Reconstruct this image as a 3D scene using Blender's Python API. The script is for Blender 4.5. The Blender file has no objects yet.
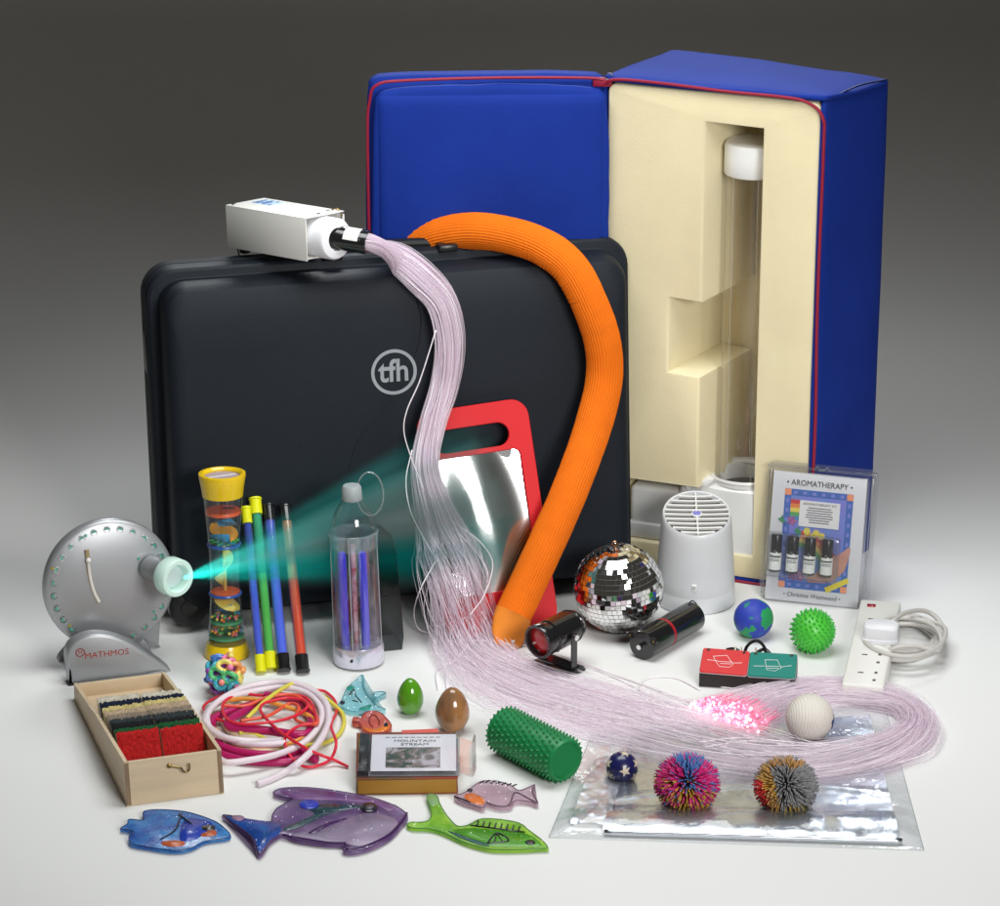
import bpy, bmesh, math, random
from mathutils import Vector, Matrix, noise
SC = bpy.context.scene
COL = SC.collection
rad = math.radians
PI = math.pi

# ------------------------------------------------------------------ camera
F, TH, CZ = 3500.0, rad(20.5), 2.14
CY = -CZ / math.tan(TH)
cam = bpy.data.cameras.new('camera')
cam.sensor_width = 36
cam.sensor_fit = 'HORIZONTAL'
cam.lens = 36 * F / 1000
cam.clip_end = 100
co = bpy.data.objects.new('camera', cam)
co.location = (0, CY, CZ)
co.rotation_euler = (PI / 2 - TH, 0, 0)
COL.objects.link(co)
SC.camera = co
# ------------------------------------------------------------------ world and studio lamps
w = bpy.data.worlds.new('World')
SC.world = w
w.use_nodes = True
bg = w.node_tree.nodes['Background']
bg.inputs['Color'].default_value = (1, .91, .78, 1)
bg.inputs['Strength'].default_value = .046


def lamp(name, loc, aim, size, power, col=(1, 1, 1), spread=180):
    l = bpy.data.lights.new(name, 'AREA')
    l.shape = 'RECTANGLE'
    l.size, l.size_y = size
    l.energy = power
    l.color = col
    l.spread = rad(spread)
    o = bpy.data.objects.new(name, l)
    o.location = loc
    o.rotation_euler = (Vector(aim) - Vector(loc)).to_track_quat('-Z', 'Y').to_euler()
    COL.objects.link(o)
    return o


lamp('overhead_softbox', (.05, -1.02, 1.55), (.05, -.92, 0), (1.2, .7), 12.8, (.965, 1, .99), 140)
lamp('front_softbox', (1.15, -3.7, 1.50), (.05, -.85, .15), (1.1, .8), 8.6, (1, .99, .97), 60)
lamp('back_softbox', (.1, 1.0, 1.75), (.1, -1.4, 0), (1.8, .5), 4, (.95, .98, 1), 50)
SC.view_settings.view_transform = 'Standard'
SC.view_settings.look = 'None'
SC.view_settings.exposure = 0
SC.view_settings.gamma = 1
SC.render.engine = 'CYCLES'
cy = SC.cycles
cy.use_denoising = True
cy.max_bounces = 10
cy.transparent_max_bounces = 40
cy.transmission_bounces = 8
cy.glossy_bounces = 5
cy.diffuse_bounces = 4
cy.caustics_reflective = False
cy.caustics_refractive = False
cy.sample_clamp_indirect = 4
cy.use_adaptive_sampling = True
cy.adaptive_threshold = .015


# ------------------------------------------------------------------ placing: a pixel of the photograph to a point
def ray(px, py):
    u = (px - 500) / F
    v = -(py - 453) / F
    return Vector((u, math.cos(TH) + v * math.sin(TH), -math.sin(TH) + v * math.cos(TH)))


CAM = Vector((0, CY, CZ))


def at(px, py, z=0.0):
    d = ray(px, py)
    return CAM + d * ((z - CZ) / d.z)


def aty(px, py, y):
    d = ray(px, py)
    return CAM + d * ((y - CY) / d.y)


def onplane(M, axis, val, px, py):
    """the point of the plane (local axis = val) of frame M seen at this pixel, in local coordinates"""
    Mi = M.inverted()
    o = Mi @ CAM
    d = Mi.to_3x3() @ ray(px, py)
    return o + d * ((val - o[axis]) / d[axis])


# ------------------------------------------------------------------ materials
def S(r, g, b):
    def c(x):
        x /= 255
        return x / 12.92 if x <= .04045 else ((x + .055) / 1.055) ** 2.4
    return (c(r), c(g), c(b))


MATS = {}


def pm(name, col, rough=.45, metal=0, trans=0, ior=1.45, coat=0, spec=.5, var=None, bump=None, sss=0, emis=None, sheen=0, stretch=None):
    if name in MATS:
        return MATS[name]
    m = bpy.data.materials.new(name)
    m.use_nodes = True
    nt = m.node_tree
    b = nt.nodes['Principled BSDF']
    b.inputs['Base Color'].default_value = (*col, 1)
    b.inputs['Roughness'].default_value = rough
    b.inputs['Metallic'].default_value = metal
    b.inputs['Transmission Weight'].default_value = trans
    b.inputs['IOR'].default_value = ior
    b.inputs['Coat Weight'].default_value = coat
    b.inputs['Coat Roughness'].default_value = .06
    b.inputs['Specular IOR Level'].default_value = spec
    b.inputs['Sheen Weight'].default_value = sheen
    if sss:
        b.inputs['Subsurface Weight'].default_value = sss
        b.inputs['Subsurface Radius'].default_value = (1, 1, 1)
        b.inputs['Subsurface Scale'].default_value = .004
    if emis:
        b.inputs['Emission Color'].default_value = (*emis[0], 1)
        b.inputs['Emission Strength'].default_value = emis[1]
    tc = nt.nodes.new('ShaderNodeTexCoord')
    src = tc.outputs['Object']
    if stretch:
        mp = nt.nodes.new('ShaderNodeMapping')
        mp.inputs['Scale'].default_value = stretch
        nt.links.new(src, mp.inputs['Vector'])
        src = mp.outputs['Vector']
    if var:
        n = nt.nodes.new('ShaderNodeTexNoise')
        n.inputs['Scale'].default_value = var[0]
        n.inputs['Detail'].default_value = 5
        nt.links.new(src, n.inputs['Vector'])
        r = nt.nodes.new('ShaderNodeValToRGB')
        c2 = var[2] if len(var) > 2 else tuple(x * (1 - var[1]) for x in col)
        r.color_ramp.elements[0].color = (*c2, 1)
        r.color_ramp.elements[0].position = .3
        r.color_ramp.elements[1].color = (*col, 1)
        r.color_ramp.elements[1].position = .7
        nt.links.new(n.outputs['Fac'], r.inputs['Fac'])
        nt.links.new(r.outputs['Color'], b.inputs['Base Color'])
    if bump:
        n = nt.nodes.new('ShaderNodeTexNoise')
        n.inputs['Scale'].default_value = bump[0]
        n.inputs['Detail'].default_value = bump[2] if len(bump) > 2 else 4
        nt.links.new(src, n.inputs['Vector'])
        bp = nt.nodes.new('ShaderNodeBump')
        bp.inputs['Strength'].default_value = bump[1]
        bp.inputs['Distance'].default_value = bump[3] if len(bump) > 3 else .002
        nt.links.new(n.outputs['Fac'], bp.inputs['Height'])
        nt.links.new(bp.outputs['Normal'], b.inputs['Normal'])
    MATS[name] = m
    return m


def film(name, tint=(.95, .96, .97), refl=1.0, rough=.05, haze=0.0, hazecol=(.8, .82, .85), bump=None):
    """thin clear plastic: see-through, with a fresnel reflection and a little milkiness"""
    if name in MATS:
        return MATS[name]
    m = bpy.data.materials.new(name)
    m.use_nodes = True
    nt = m.node_tree
    nt.nodes.remove(nt.nodes['Principled BSDF'])
    out = nt.nodes['Material Output']
    t = nt.nodes.new('ShaderNodeBsdfTransparent')
    t.inputs['Color'].default_value = (*tint, 1)
    g = nt.nodes.new('ShaderNodeBsdfGlossy')
    g.inputs['Roughness'].default_value = rough
    d = nt.nodes.new('ShaderNodeBsdfDiffuse')
    d.inputs['Color'].default_value = (*hazecol, 1)
    mh = nt.nodes.new('ShaderNodeMixShader')
    mh.inputs['Fac'].default_value = haze
    nt.links.new(t.outputs[0], mh.inputs[1])
    nt.links.new(d.outputs[0], mh.inputs[2])
    lw = nt.nodes.new('ShaderNodeLayerWeight')
    fr = lw
    pw = nt.nodes.new('ShaderNodeMath')
    pw.operation = 'POWER'
    pw.inputs[1].default_value = 4
    nt.links.new(lw.outputs['Facing'], pw.inputs[0])
    ad = nt.nodes.new('ShaderNodeMath')
    ad.operation = 'MULTIPLY_ADD'
    ad.inputs[1].default_value = .85
    ad.inputs[2].default_value = .04
    nt.links.new(pw.outputs[0], ad.inputs[0])
    mul = nt.nodes.new('ShaderNodeMath')
    mul.operation = 'MULTIPLY'
    mul.use_clamp = True
    mul.inputs[1].default_value = refl
    nt.links.new(ad.outputs[0], mul.inputs[0])
    mx = nt.nodes.new('ShaderNodeMixShader')
    nt.links.new(mul.outputs[0], mx.inputs[0])
    nt.links.new(mh.outputs[0], mx.inputs[1])
    nt.links.new(g.outputs[0], mx.inputs[2])
    nt.links.new(mx.outputs[0], out.inputs['Surface'])
    if bump:
        tc = nt.nodes.new('ShaderNodeTexCoord')
        n = nt.nodes.new('ShaderNodeTexNoise')
        n.inputs['Scale'].default_value = bump[0]
        n.inputs['Detail'].default_value = 4
        nt.links.new(tc.outputs['Object'], n.inputs['Vector'])
        bp = nt.nodes.new('ShaderNodeBump')
        bp.inputs['Strength'].default_value = bump[1]
        bp.inputs['Distance'].default_value = .004
        nt.links.new(n.outputs['Fac'], bp.inputs['Height'])
        for x in (g, fr):
            nt.links.new(bp.outputs['Normal'], x.inputs['Normal'])
    MATS[name] = m
    return m


# ------------------------------------------------------------------ mesh helpers
def T(x, y, z):
    return Matrix.Translation((x, y, z))


def RX(a):
    return Matrix.Rotation(a, 4, 'X')


def RY(a):
    return Matrix.Rotation(a, 4, 'Y')


def RZ(a):
    return Matrix.Rotation(a, 4, 'Z')


def toward(d):
    """rotation that takes +z to direction d"""
    return Vector(d).normalized().to_track_quat('Z', 'Y').to_matrix().to_4x4()


def catmull(pts, n=8, closed=False):
    P = [Vector(p) for p in pts]
    out = []
    N = len(P)
    rng = range(N) if closed else range(N - 1)
    for i in rng:
        if closed:
            a, b, c, d = P[i - 1], P[i], P[(i + 1) % N], P[(i + 2) % N]
        else:
            a = P[i - 1] if i else P[0] * 2 - P[1]
            b, c = P[i], P[i + 1]
            d = P[i + 2] if i + 2 < N else P[-1] * 2 - P[-2]
        for k in range(n):
            t = k / n
            out.append(.5 * (2 * b + (c - a) * t + (2 * a - 5 * b + 4 * c - d) * t * t + (3 * b - a - 3 * c + d) * t ** 3))
    if not closed:
        out.append(P[-1])
    return out


class MB:
    def __init__(s):
        s.v, s.f, s.m = [], [], []

    def add(s, vs, fs, mi=0, M=None):
        o = len(s.v)
        s.v += [(M @ Vector(v)) if M else Vector(v) for v in vs]
        s.f += [tuple(i + o for i in f) for f in fs]
        s.m += [mi] * len(fs)
        return s

    def bm(s, b, mi=0, M=None):
        b.verts.index_update()
        s.add([v.co.copy() for v in b.verts], [[v.index for v in f.verts] for f in b.faces], mi, M)
        b.free()
        return s

    def box(s, size, c=(0, 0, 0), bev=0, seg=2, mi=0, M=None):
        b = bmesh.new()
        bmesh.ops.create_cube(b, size=1)
        for v in b.verts:
            v.co = Vector((v.co.x * size[0] + c[0], v.co.y * size[1] + c[1], v.co.z * size[2] + c[2]))
        if bev:
            bmesh.ops.bevel(b, geom=b.edges[:], offset=bev, segments=seg, profile=.5, affect='EDGES')
        return s.bm(b, mi, M)

    def lathe(s, prof, n=32, mi=0, M=None):
        vs, fs, rows = [], [], []
        for r, z in prof:
            if r < 1e-6:
                rows.append([len(vs)])
                vs.append((0, 0, z))
            else:
                rows.append(list(range(len(vs), len(vs) + n)))
                vs += [(r * math.cos(2 * PI * k / n), r * math.sin(2 * PI * k / n), z) for k in range(n)]
        for a, b in zip(rows, rows[1:]):
            if len(a) == 1 and len(b) == 1:
                continue
            for k in range(n):
                k2 = (k + 1) % n
                if len(a) == 1:
                    fs.append((a[0], b[k2], b[k]))
                elif len(b) == 1:
                    fs.append((a[k], a[k2], b[0]))
                else:
                    fs.append((a[k], a[k2], b[k2], b[k]))
        return s.add(vs, fs, mi, M)

    def cyl(s, r, z0, z1, n=24, mi=0, M=None, bev=0):
        p = [(0, z0)]
        p += [(r - bev, z0), (r, z0 + bev)] if bev else [(r, z0)]
        p += [(r, z1 - bev), (r - bev, z1)] if bev else [(r, z1)]
        return s.lathe(p + [(0, z1)], n, mi, M)

    def tube(s, pts, r, n=8, mi=0, M=None, caps=True, closed=False):
        P = [Vector(p) for p in pts]
        N = len(P)
        if N < 2:
            return s
        R = r if isinstance(r, (list, tuple)) else [r] * N
        tan = []
        for i in range(N):
            a = P[i - 1] if (i or closed) else P[i]
            b = P[(i + 1) % N] if (i < N - 1 or closed) else P[i]
            d = b - a
            tan.append(d.normalized() if d.length > 1e-9 else Vector((0, 0, 1)))
        u = tan[0].orthogonal().normalized()
        vs, fs = [], []
        for i in range(N):
            u = u - tan[i] * u.dot(tan[i])
            u = u.normalized() if u.length > 1e-9 else tan[i].orthogonal().normalized()
            w = tan[i].cross(u)
            for k in range(n):
                a = 2 * PI * k / n
                vs.append(P[i] + (u * math.cos(a) + w * math.sin(a)) * R[i])
        for i in range(N if closed else N - 1):
            j = (i + 1) % N
            for k in range(n):
                k2 = (k + 1) % n
                fs.append((i * n + k, i * n + k2, j * n + k2, j * n + k))
        if caps and not closed:
            fs.append(tuple(range(n - 1, -1, -1)))
            fs.append(tuple(range((N - 1) * n, N * n)))
        return s.add(vs, fs, mi, M)

    def prism(s, outline, z0, z1, bev=0, seg=2, mi=0, M=None, holes=()):
        b = bmesh.new()
        loops = [outline] + list(holes)
        if holes:
            es = []
            for lp in loops:
                vs = [b.verts.new((x, y, z0)) for x, y in lp]
                es += [b.edges.new((vs[i], vs[(i + 1) % len(vs)])) for i in range(len(vs))]
            bmesh.ops.triangle_fill(b, edges=es, use_beauty=True, use_dissolve=False)
            fs = b.faces[:]
        else:
            fs = [b.faces.new([b.verts.new((x, y, z0)) for x, y in outline])]
        bmesh.ops.recalc_face_normals(b, faces=fs)
        if fs[0].normal.z > 0:
            bmesh.ops.reverse_faces(b, faces=fs)
        r = bmesh.ops.extrude_face_region(b, geom=fs, use_keep_orig=True)
        top = [x for x in r['geom'] if isinstance(x, bmesh.types.BMVert)]
        for v in top:
            v.co.z = z1
        bmesh.ops.recalc_face_normals(b, faces=b.faces[:])
        if bev:
            ts = set(top)
            ed = [e for e in b.edges if e.verts[0] in ts and e.verts[1] in ts and any(abs(f.normal.z) < .5 for f in e.link_faces)]
            bmesh.ops.bevel(b, geom=ed, offset=bev, segments=seg, profile=.5, affect='EDGES')
        return s.bm(b, mi, M)

    def ball(s, r, c=(0, 0, 0), nu=24, nv=14, mi=0, M=None, sc=(1, 1, 1)):
        prof = [(r * math.sin(PI * k / nv), -r * math.cos(PI * k / nv)) for k in range(nv + 1)]
        prof[0], prof[-1] = (0, -r), (0, r)
        K = T(*c) @ Matrix.Diagonal((*sc, 1))
        return s.lathe(prof, nu, mi, (M @ K) if M else K)

    def rings(s, loops, mi=0, M=None, cap0=True, cap1=True):
        n = len(loops[0])
        vs = [v for lp in loops for v in lp]
        fs = []
        for i in range(len(loops) - 1):
            for k in range(n):
                k2 = (k + 1) % n
                fs.append((i * n + k, i * n + k2, (i + 1) * n + k2, (i + 1) * n + k))
        if cap0:
            fs.append(tuple(range(n - 1, -1, -1)))
        if cap1:
            fs.append(tuple(range((len(loops) - 1) * n, len(loops) * n)))
        return s.add(vs, fs, mi, M)

    def grid(s, fn, nu, nv, mi=0, M=None):
        vs = [fn(i / nu, j / nv) for j in range(nv + 1) for i in range(nu + 1)]
        fs = [(j * (nu + 1) + i, j * (nu + 1) + i + 1, (j + 1) * (nu + 1) + i + 1, (j + 1) * (nu + 1) + i) for j in range(nv) for i in range(nu)]
        return s.add(vs, fs, mi, M)

    def build(s, name, mats, parent=None, smooth=35, fix=True):
        me = bpy.data.meshes.new(name)
        me.from_pydata([tuple(v) for v in s.v], [], s.f)
        if fix:
            b = bmesh.new()
            b.from_mesh(me)
            bmesh.ops.recalc_face_normals(b, faces=b.faces[:])
            b.to_mesh(me)
            b.free()
        for m in (mats if isinstance(mats, (list, tuple)) else [mats]):
            me.materials.append(m)
        if len(set(s.m)) > 1:
            me.polygons.foreach_set('material_index', s.m)
        if smooth:
            me.polygons.foreach_set('use_smooth', [True] * len(me.polygons))
            if smooth < 180:
                me.set_sharp_from_angle(angle=rad(smooth))
        o = bpy.data.objects.new(name, me)
        COL.objects.link(o)
        if parent:
            o.parent = parent
        return o


def tag(o, label, cat, group=None, kind=None):
    o['label'] = label
    o['category'] = cat
    if group:
        o['group'] = group
    if kind:
        o['kind'] = kind
    return o


def thing(name, label, cat, M=None, group=None):
    o = bpy.data.objects.new(name, None)
    o.empty_display_size = .01
    if M is not None:
        o.matrix_world = M
    COL.objects.link(o)
    return tag(o, label, cat, group)


def text(name, s, size, M, m, parent, ext=.0002, align='CENTER', bold=0, shear=0, sx=1):
    c = bpy.data.curves.new(name, 'FONT')
    c.body = s
    c.size = size
    c.align_x = align
    c.align_y = 'CENTER'
    c.extrude = ext
    c.offset = bold
    c.shear = shear
    c.resolution_u = 3
    o = bpy.data.objects.new(name, c)
    COL.objects.link(o)
    dg = bpy.context.evaluated_depsgraph_get()
    me = bpy.data.meshes.new_from_object(o.evaluated_get(dg))
    bpy.data.objects.remove(o)
    bpy.data.curves.remove(c)
    me.transform(M @ Matrix.Diagonal((sx, 1, 1, 1)))
    me.materials.clear()
    me.materials.append(m)
    r = bpy.data.objects.new(name, me)
    COL.objects.link(r)
    r.parent = parent
    return r


def conform(o, target, lift=.0004):
    """lay a print on the curved front (towards -y) of another part of the same thing"""
    from mathutils.bvhtree import BVHTree
    tm = target.data
    bv = BVHTree.FromPolygons([v.co for v in tm.vertices], [p.vertices[:] for p in tm.polygons])
    for v in o.data.vertices:
        h = bv.ray_cast(Vector((v.co.x, -1, v.co.z)), Vector((0, 1, 0)))
        if h[0] is not None:
            v.co.y = h[0].y - lift
    return o


def rrect(w, h, r, n=8, cx=0, cy=0):
    out = []
    for qx, qy, a0 in ((1, 1, 0), (-1, 1, 90), (-1, -1, 180), (1, -1, 270)):
        for k in range(n + 1):
            a = rad(a0 + 90 * k / n)
            out.append((cx + qx * (w / 2 - r) + r * math.cos(a), cy + qy * (h / 2 - r) + r * math.sin(a)))
    return out


def circle(r, n=24, cx=0, cy=0, ry=None):
    ry = ry or r
    return [(cx + r * math.cos(2 * PI * k / n), cy + ry * math.sin(2 * PI * k / n)) for k in range(n)]


STAND = RX(PI / 2)     # takes a flat xy drawing to the upright xz plane, its face towards -y

# ------------------------------------------------------------------ common materials
BLACK = pm('black plastic', (.012, .012, .013), .3)
BLACKMETAL = pm('black enamel', (.01, .01, .011), .2, coat=.6)
WHITE = pm('white plastic', (.78, .78, .77), .35, var=(30, .03))
OFFWHITE = pm('warm white plastic', (.74, .73, .70), .4)
CHROME = pm('polished steel', (.7, .7, .72), .12, 1)
BRASS = pm('aged brass', (.25, .17, .06), .35, 1)
CLEAR = film('clear plastic')
INK = pm('black ink', (.015, .015, .02), .6)

# ------------------------------------------------------------------ the setting: one sheet of white studio paper, swept up at the back
PAPER = pm('studio paper', (.80, .80, .795), .85, spec=.12, var=(1.3, .025))
mb = MB()
prof = [(-8.5, 0), (-5, 0), (-3, 0), (-2, 0), (-1, 0), (-.2, 0), (.35, 0), (1, 0), (2, 0), (3.2, 0)]
y0, R0 = 3.2, 1.3
for k in range(1, 25):
    a = rad(90 * k / 24)
    prof.append((y0 + R0 * math.sin(a), R0 - R0 * math.cos(a)))
prof += [(y0 + R0, 2.4), (y0 + R0, 4)]
vs, fs = [], []
for y, z in prof:
    vs += [(-4.5, y, z), (4.5, y, z)]
for i in range(len(prof) - 1):
    fs.append((2 * i, 2 * i + 1, 2 * i + 3, 2 * i + 2))
mb.add(vs, fs)
o = mb.build('floor', PAPER, smooth=180)
o['kind'] = 'structure'
o['label'] = 'seamless white studio paper sweeping up behind the objects'

# ------------------------------------------------------------------ black case
LEAN = rad(5)
CW, CH, CD = .757, .553, .20
p = at(410, 615)
CM = T(p.x, p.y, 0) @ RZ(rad(13.8)) @ RX(-LEAN) @ T(0, 0, CD * math.sin(LEAN) * .5)
CASE = pm('textured black case plastic', (.009, .013, .020), .55, spec=.26, var=(5, .22), bump=(700, .4, 2, .0008))
case = thing('carrying_case', 'large black hard-shell case with rounded corners standing upright on its edge', 'case', CM)


def shell(prof):
    loops = []
    for y, ins in prof:
        r = max(.047 - ins * .35, .018)
        ix = ins if ins < .018 else .018 + (ins - .018) * .30
        dn = ins if ins < .018 else .018 + (ins - .018) * .55
        hgt_ = CH - ins - dn
        loops.append([(x, y, z + dn + hgt_ / 2) for x, z in rrect(CW - 2 * ix, hgt_, r, 8)])
    return loops


MB().rings(shell([(.098, .002), (.097, 0), (.076, 0), (.070, .002), (.067, .006), (.0655, .0160), (.0645, .0172), (.058, .0176), (.034, .018), (.022, .0205), (.0135, .026), (.0075, .036), (.0035, .052), (.001, .075), (0, .11)])).build('front_shell', CASE, case, 24)
MB().rings(shell([(.1015, .002), (.1025, 0), (.125, 0), (.14, .008), (.17, .012), (.19, .02), (.2, .04)])).build('rear_shell', CASE, case, 50)
MB().rings(shell([(.0975, .004), (.102, .004)])).build('seam', BLACK, case, 50)
for sx in (-1, 1):
    MB().box((.012, .034, .06), (sx * (CW / 2 - .0045), .098, CH - .135), .002).build('latch', BLACK, case)
mb = MB()
mb.tube(catmull([(-.085, .1, CH - .006), (-.08, .1, CH + .001), (-.05, .1, CH + .004), (0, .1, CH + .005), (.05, .1, CH + .004), (.08, .1, CH + .001), (.085, .1, CH - .006)], 6), .009, 10)
mb.box((.03, .06, .012), (-.09, .09, CH + .001), .003)
mb.box((.03, .06, .012), (.09, .09, CH + .001), .003)
mb.build('handle', BLACK, case)
for sx in (-1, 1):     # the two corner wheels
    K = T(sx * (CW / 2 - .035), .016, .034) @ RX(PI / 2)
    wh = MB().lathe([(0, .012), (.012, .012), (.013, .010), (.026, .009), (.030, .006), (.031, -.01), (.0, -.01)], 32, 0, K).build('wheel', BLACK, case)
EMB = pm('grey printed emblem', S(150, 154, 160), .5)
lp = onplane(CM, 1, -.001, 394, 372)
K = T(lp.x, 0, lp.z) @ STAND
mb = MB()
mb.prism(circle(.0355, 56), .0002, .0012, 0, 1, 0, K, holes=[circle(.0305, 56)])
mb.build('logo_ring', EMB, case, 0)
text('logo_letters', 'tfh', .049, T(lp.x, 0, lp.z + .0005) @ STAND @ T(0, 0, .0007), EMB, case, .0004, bold=.0009, sx=.9)
# raised curved line pressed into the front
pts = [onplane(CM, 1, -.0002, *q) for q in ((417, 300), (421, 322), (416, 352), (400, 388), (378, 414), (358, 440), (348, 470))]
MB().tube(catmull([(q.x, .0004, q.z) for q in pts], 8), .0011, 6).build('pressed_line', CASE, case)

# ------------------------------------------------------------------ blue padded storage box, opened like a book
HB = .80
hinge = Vector((.163, -.499, 0))
BLUE = pm('royal blue coated fabric', (.010, .034, .270), .7, var=(6, .18), bump=(38, .22, 5, .004), spec=.1)
BLUEIN = pm('blue lining', (.006, .016, .12), .5)
REDP = pm('red piping', (.27, .006, .03), .5)
FOAM = pm('cream upholstery foam', (.83, .735, .485), .9, spec=.1, var=(14, .05), bump=(420, .32, 3, .0014), sss=.35)
FOAM.node_tree.nodes['Principled BSDF'].inputs['Subsurface Scale'].default_value = .012
HM = T(*hinge)
pbox = thing('padded_box', 'tall royal blue padded box opened like a book to show cream foam', 'box', HM)


def pillow(size, c, amp, M, cuts=14, seed=0, bev=.015):
    """cushion: a subdivided block, a little swollen and puckered"""
    b = bmesh.new()
    bmesh.ops.create_cube(b, size=2)
    bmesh.ops.subdivide_edges(b, edges=b.edges[:], cuts=cuts, use_grid_fill=True)
    hs = [x / 2 for x in size]
    rr_ = min(bev, min(hs) * .98)
    for v in b.verts:
        q = [math.sin(a * PI / 2) for a in v.co]
        p = Vector([q[k] * hs[k] for k in range(3)])
        inner = Vector([max(-(hs[k] - rr_), min(hs[k] - rr_, p[k])) for k in range(3)])
        d = p - inner
        if d.length > 1e-7:
            d.normalize()
            w = inner + d * rr_
        else:
            w = p
        n = Vector([(1 if a > 0 else -1) if abs(a) > .999 else 0 for a in v.co])
        cnt = sum(1 for a in n if a)
        if cnt == 1:
            k = 1
            for ax in range(3):
                if not n[ax]:
                    k *= 1 - abs(q[ax]) ** 4
            nz = noise.noise(w * 9 + Vector((seed, 0, 0))) * .35 + noise.noise(w * 25 + Vector((0, seed, 0))) * .15
            w = w + n * amp * k * (1 + nz)
        v.co = w + Vector(c)
    bmesh.ops.recalc_face_normals(b, faces=b.faces[:])
    m_ = MB()
    m_.bm(b, 0, M)
    return m_


WL = .365
LM = RZ(rad(1.9)) @ T(-WL, 0, 0)
lh = pillow((WL, .045, HB), (WL / 2, .0245, HB / 2), .006, LM, 14, 3).build('closed_half', BLUE, pbox, 60)
WI = WL - .022
pillow((WL - .013, .028, HB - .016), (WL / 2 + .0045, -.010, HB / 2 - .008), .010, LM, 28, 8, .013).build('inner_flap', BLUE, lh, 60)
pts = [(.006, -.012, .01), (.000, -.014, .4), (-.002, -.014, .7), (.002, -.014, HB - .03), (.014, -.014, HB - .004), (.06, -.012, HB + .002), (.2, -.004, HB + .003), (.33, -.003, HB + .0015), (WL - .004, -.002, HB - .002)]
MB().tube(catmull(pts, 8), .0024, 8, 0, LM).build('piping', REDP, lh)

p1 = at(811, 592)
fv = p1 - hinge
RA = math.atan2(fv.y, fv.x)
WR = .343
RM0 = RZ(RA)
RM = RM0 @ Matrix(((1, .20, 0, 0), (0, 1, 0, 0), (0, 0, 1, 0), (0, 0, 0, 1)))     # the soft box stands a little skewed
RMW = HM @ RM
DR = .205
mb = MB()
mb2 = pillow((WR, .012, HB), (WR / 2, DR, HB / 2), .003, RM, 8, 1)
mb.add(mb2.v, mb2.f)
for (sz, c, sd) in (((.010, DR, HB), (WR + .001, DR / 2 + .003, HB / 2), 2), ((.010, DR, HB), (-.006, DR / 2 + .003, HB / 2), 4), ((WR + .012, DR + .004, .010), (WR / 2, DR / 2 + .001, HB), 5), ((WR, DR, .008), (WR / 2, DR / 2 + .003, .004), 6)):
    q = pillow(sz, c, .004, RM, 10, sd, .004)
    mb.add(q.v, q.f)
def sag(vs, wob=.003):
    """the soft box droops at its back corner"""
    for v in vs:
        if v.z > HB - .06:
            l_ = RM.inverted() @ v
            k = max(0, min(1, l_.y / DR))
            v.z -= (.015 * k * max(0, l_.x / WR) ** 2 + .004 * k) * (v.z - HB + .06) / .06
            v.z += wob * noise.noise(Vector((v.x * 11, v.y * 11, 2)))


sag(mb.v)
oh = mb.build('open_half', BLUE, pbox, 60)
ct = [(-.004, -.002, HB - .012), (.02, -.006, HB + .001), (.1, -.007, HB + .002), (.2, -.007, HB - .001), (.28, -.007, HB - .001), (WR - .02, -.006, HB - .006), (WR + .004, -.004, HB - .028), (WR + .006, -.002, HB - .08), (WR + .005, -.003, HB * .6), (WR + .007, -.001, HB * .35), (WR + .005, -.003, .1), (WR + .002, -.003, .006), (WR - .03, -.004, .002), (.2, -.004, .002), (0, -.004, .002)]
MB().tube(catmull(ct, 8), .0025, 8, 0, RM).build('piping', REDP, oh)
MB().tube(catmull([(WR + .004, .004, HB - .004), (WR + .006, .1, HB - .002), (WR + .005, .2, HB - .014)], 6), .0018, 6, 0, RM).build('seam', BLUEIN, oh)
# zip end and corner ring at the hinge
MB().tube([(.004 + .006 * math.cos(a), -.004, HB + .004 + .006 * math.sin(a)) for a in [2 * PI * k / 14 for k in range(14)]], .0012, 6, closed=True).build('zip_ring', CHROME, pbox)
MB().box((.03, .008, .014), (-.006, .0, HB - .006), .002).build('hinge_tab', REDP, pbox)


def fz(px, py):
    q = onplane(RMW, 1, 0, px, py)
    return (q.x, q.z)


uA, zA = fz(705, 122)
uB, zB = fz(763, 129)
uJ, zJ = fz(703, 304)
uI, zI = fz(669, 299)
uH, zH = fz(669, 372)
uF, zF = fz(703, 489)
zBase = .045
hole = [(uA, zA), (uB, zB), (uB, zBase), (.025, zBase), (.025, zF), (uA, zF), (uA, zH - .003), (uI, zH), (uI, zI + .002), (uA, zI)]
mb = MB()
KF = RM @ T(0, 0, 0) @ Matrix(((1, 0, 0, 0), (0, 0, -1, 0), (0, 1, 0, 0), (0, 0, 0, 1)))     # drawing (u,z) to the upright plane, +z of the drawing to -y
out = rrect(WR - .006, HB - .014, .012, 4, WR / 2, HB / 2)
mb.prism(out, -.165, .0, .004, 2, 0, KF, holes=[hole])
mb.box((WR - .012, .030, HB - .036), (WR / 2, .182, HB / 2 - .008), 0, 1, 0, RM)
sag(mb.v, 0)
mb.build('foam_insert', FOAM, oh, 40)

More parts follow.
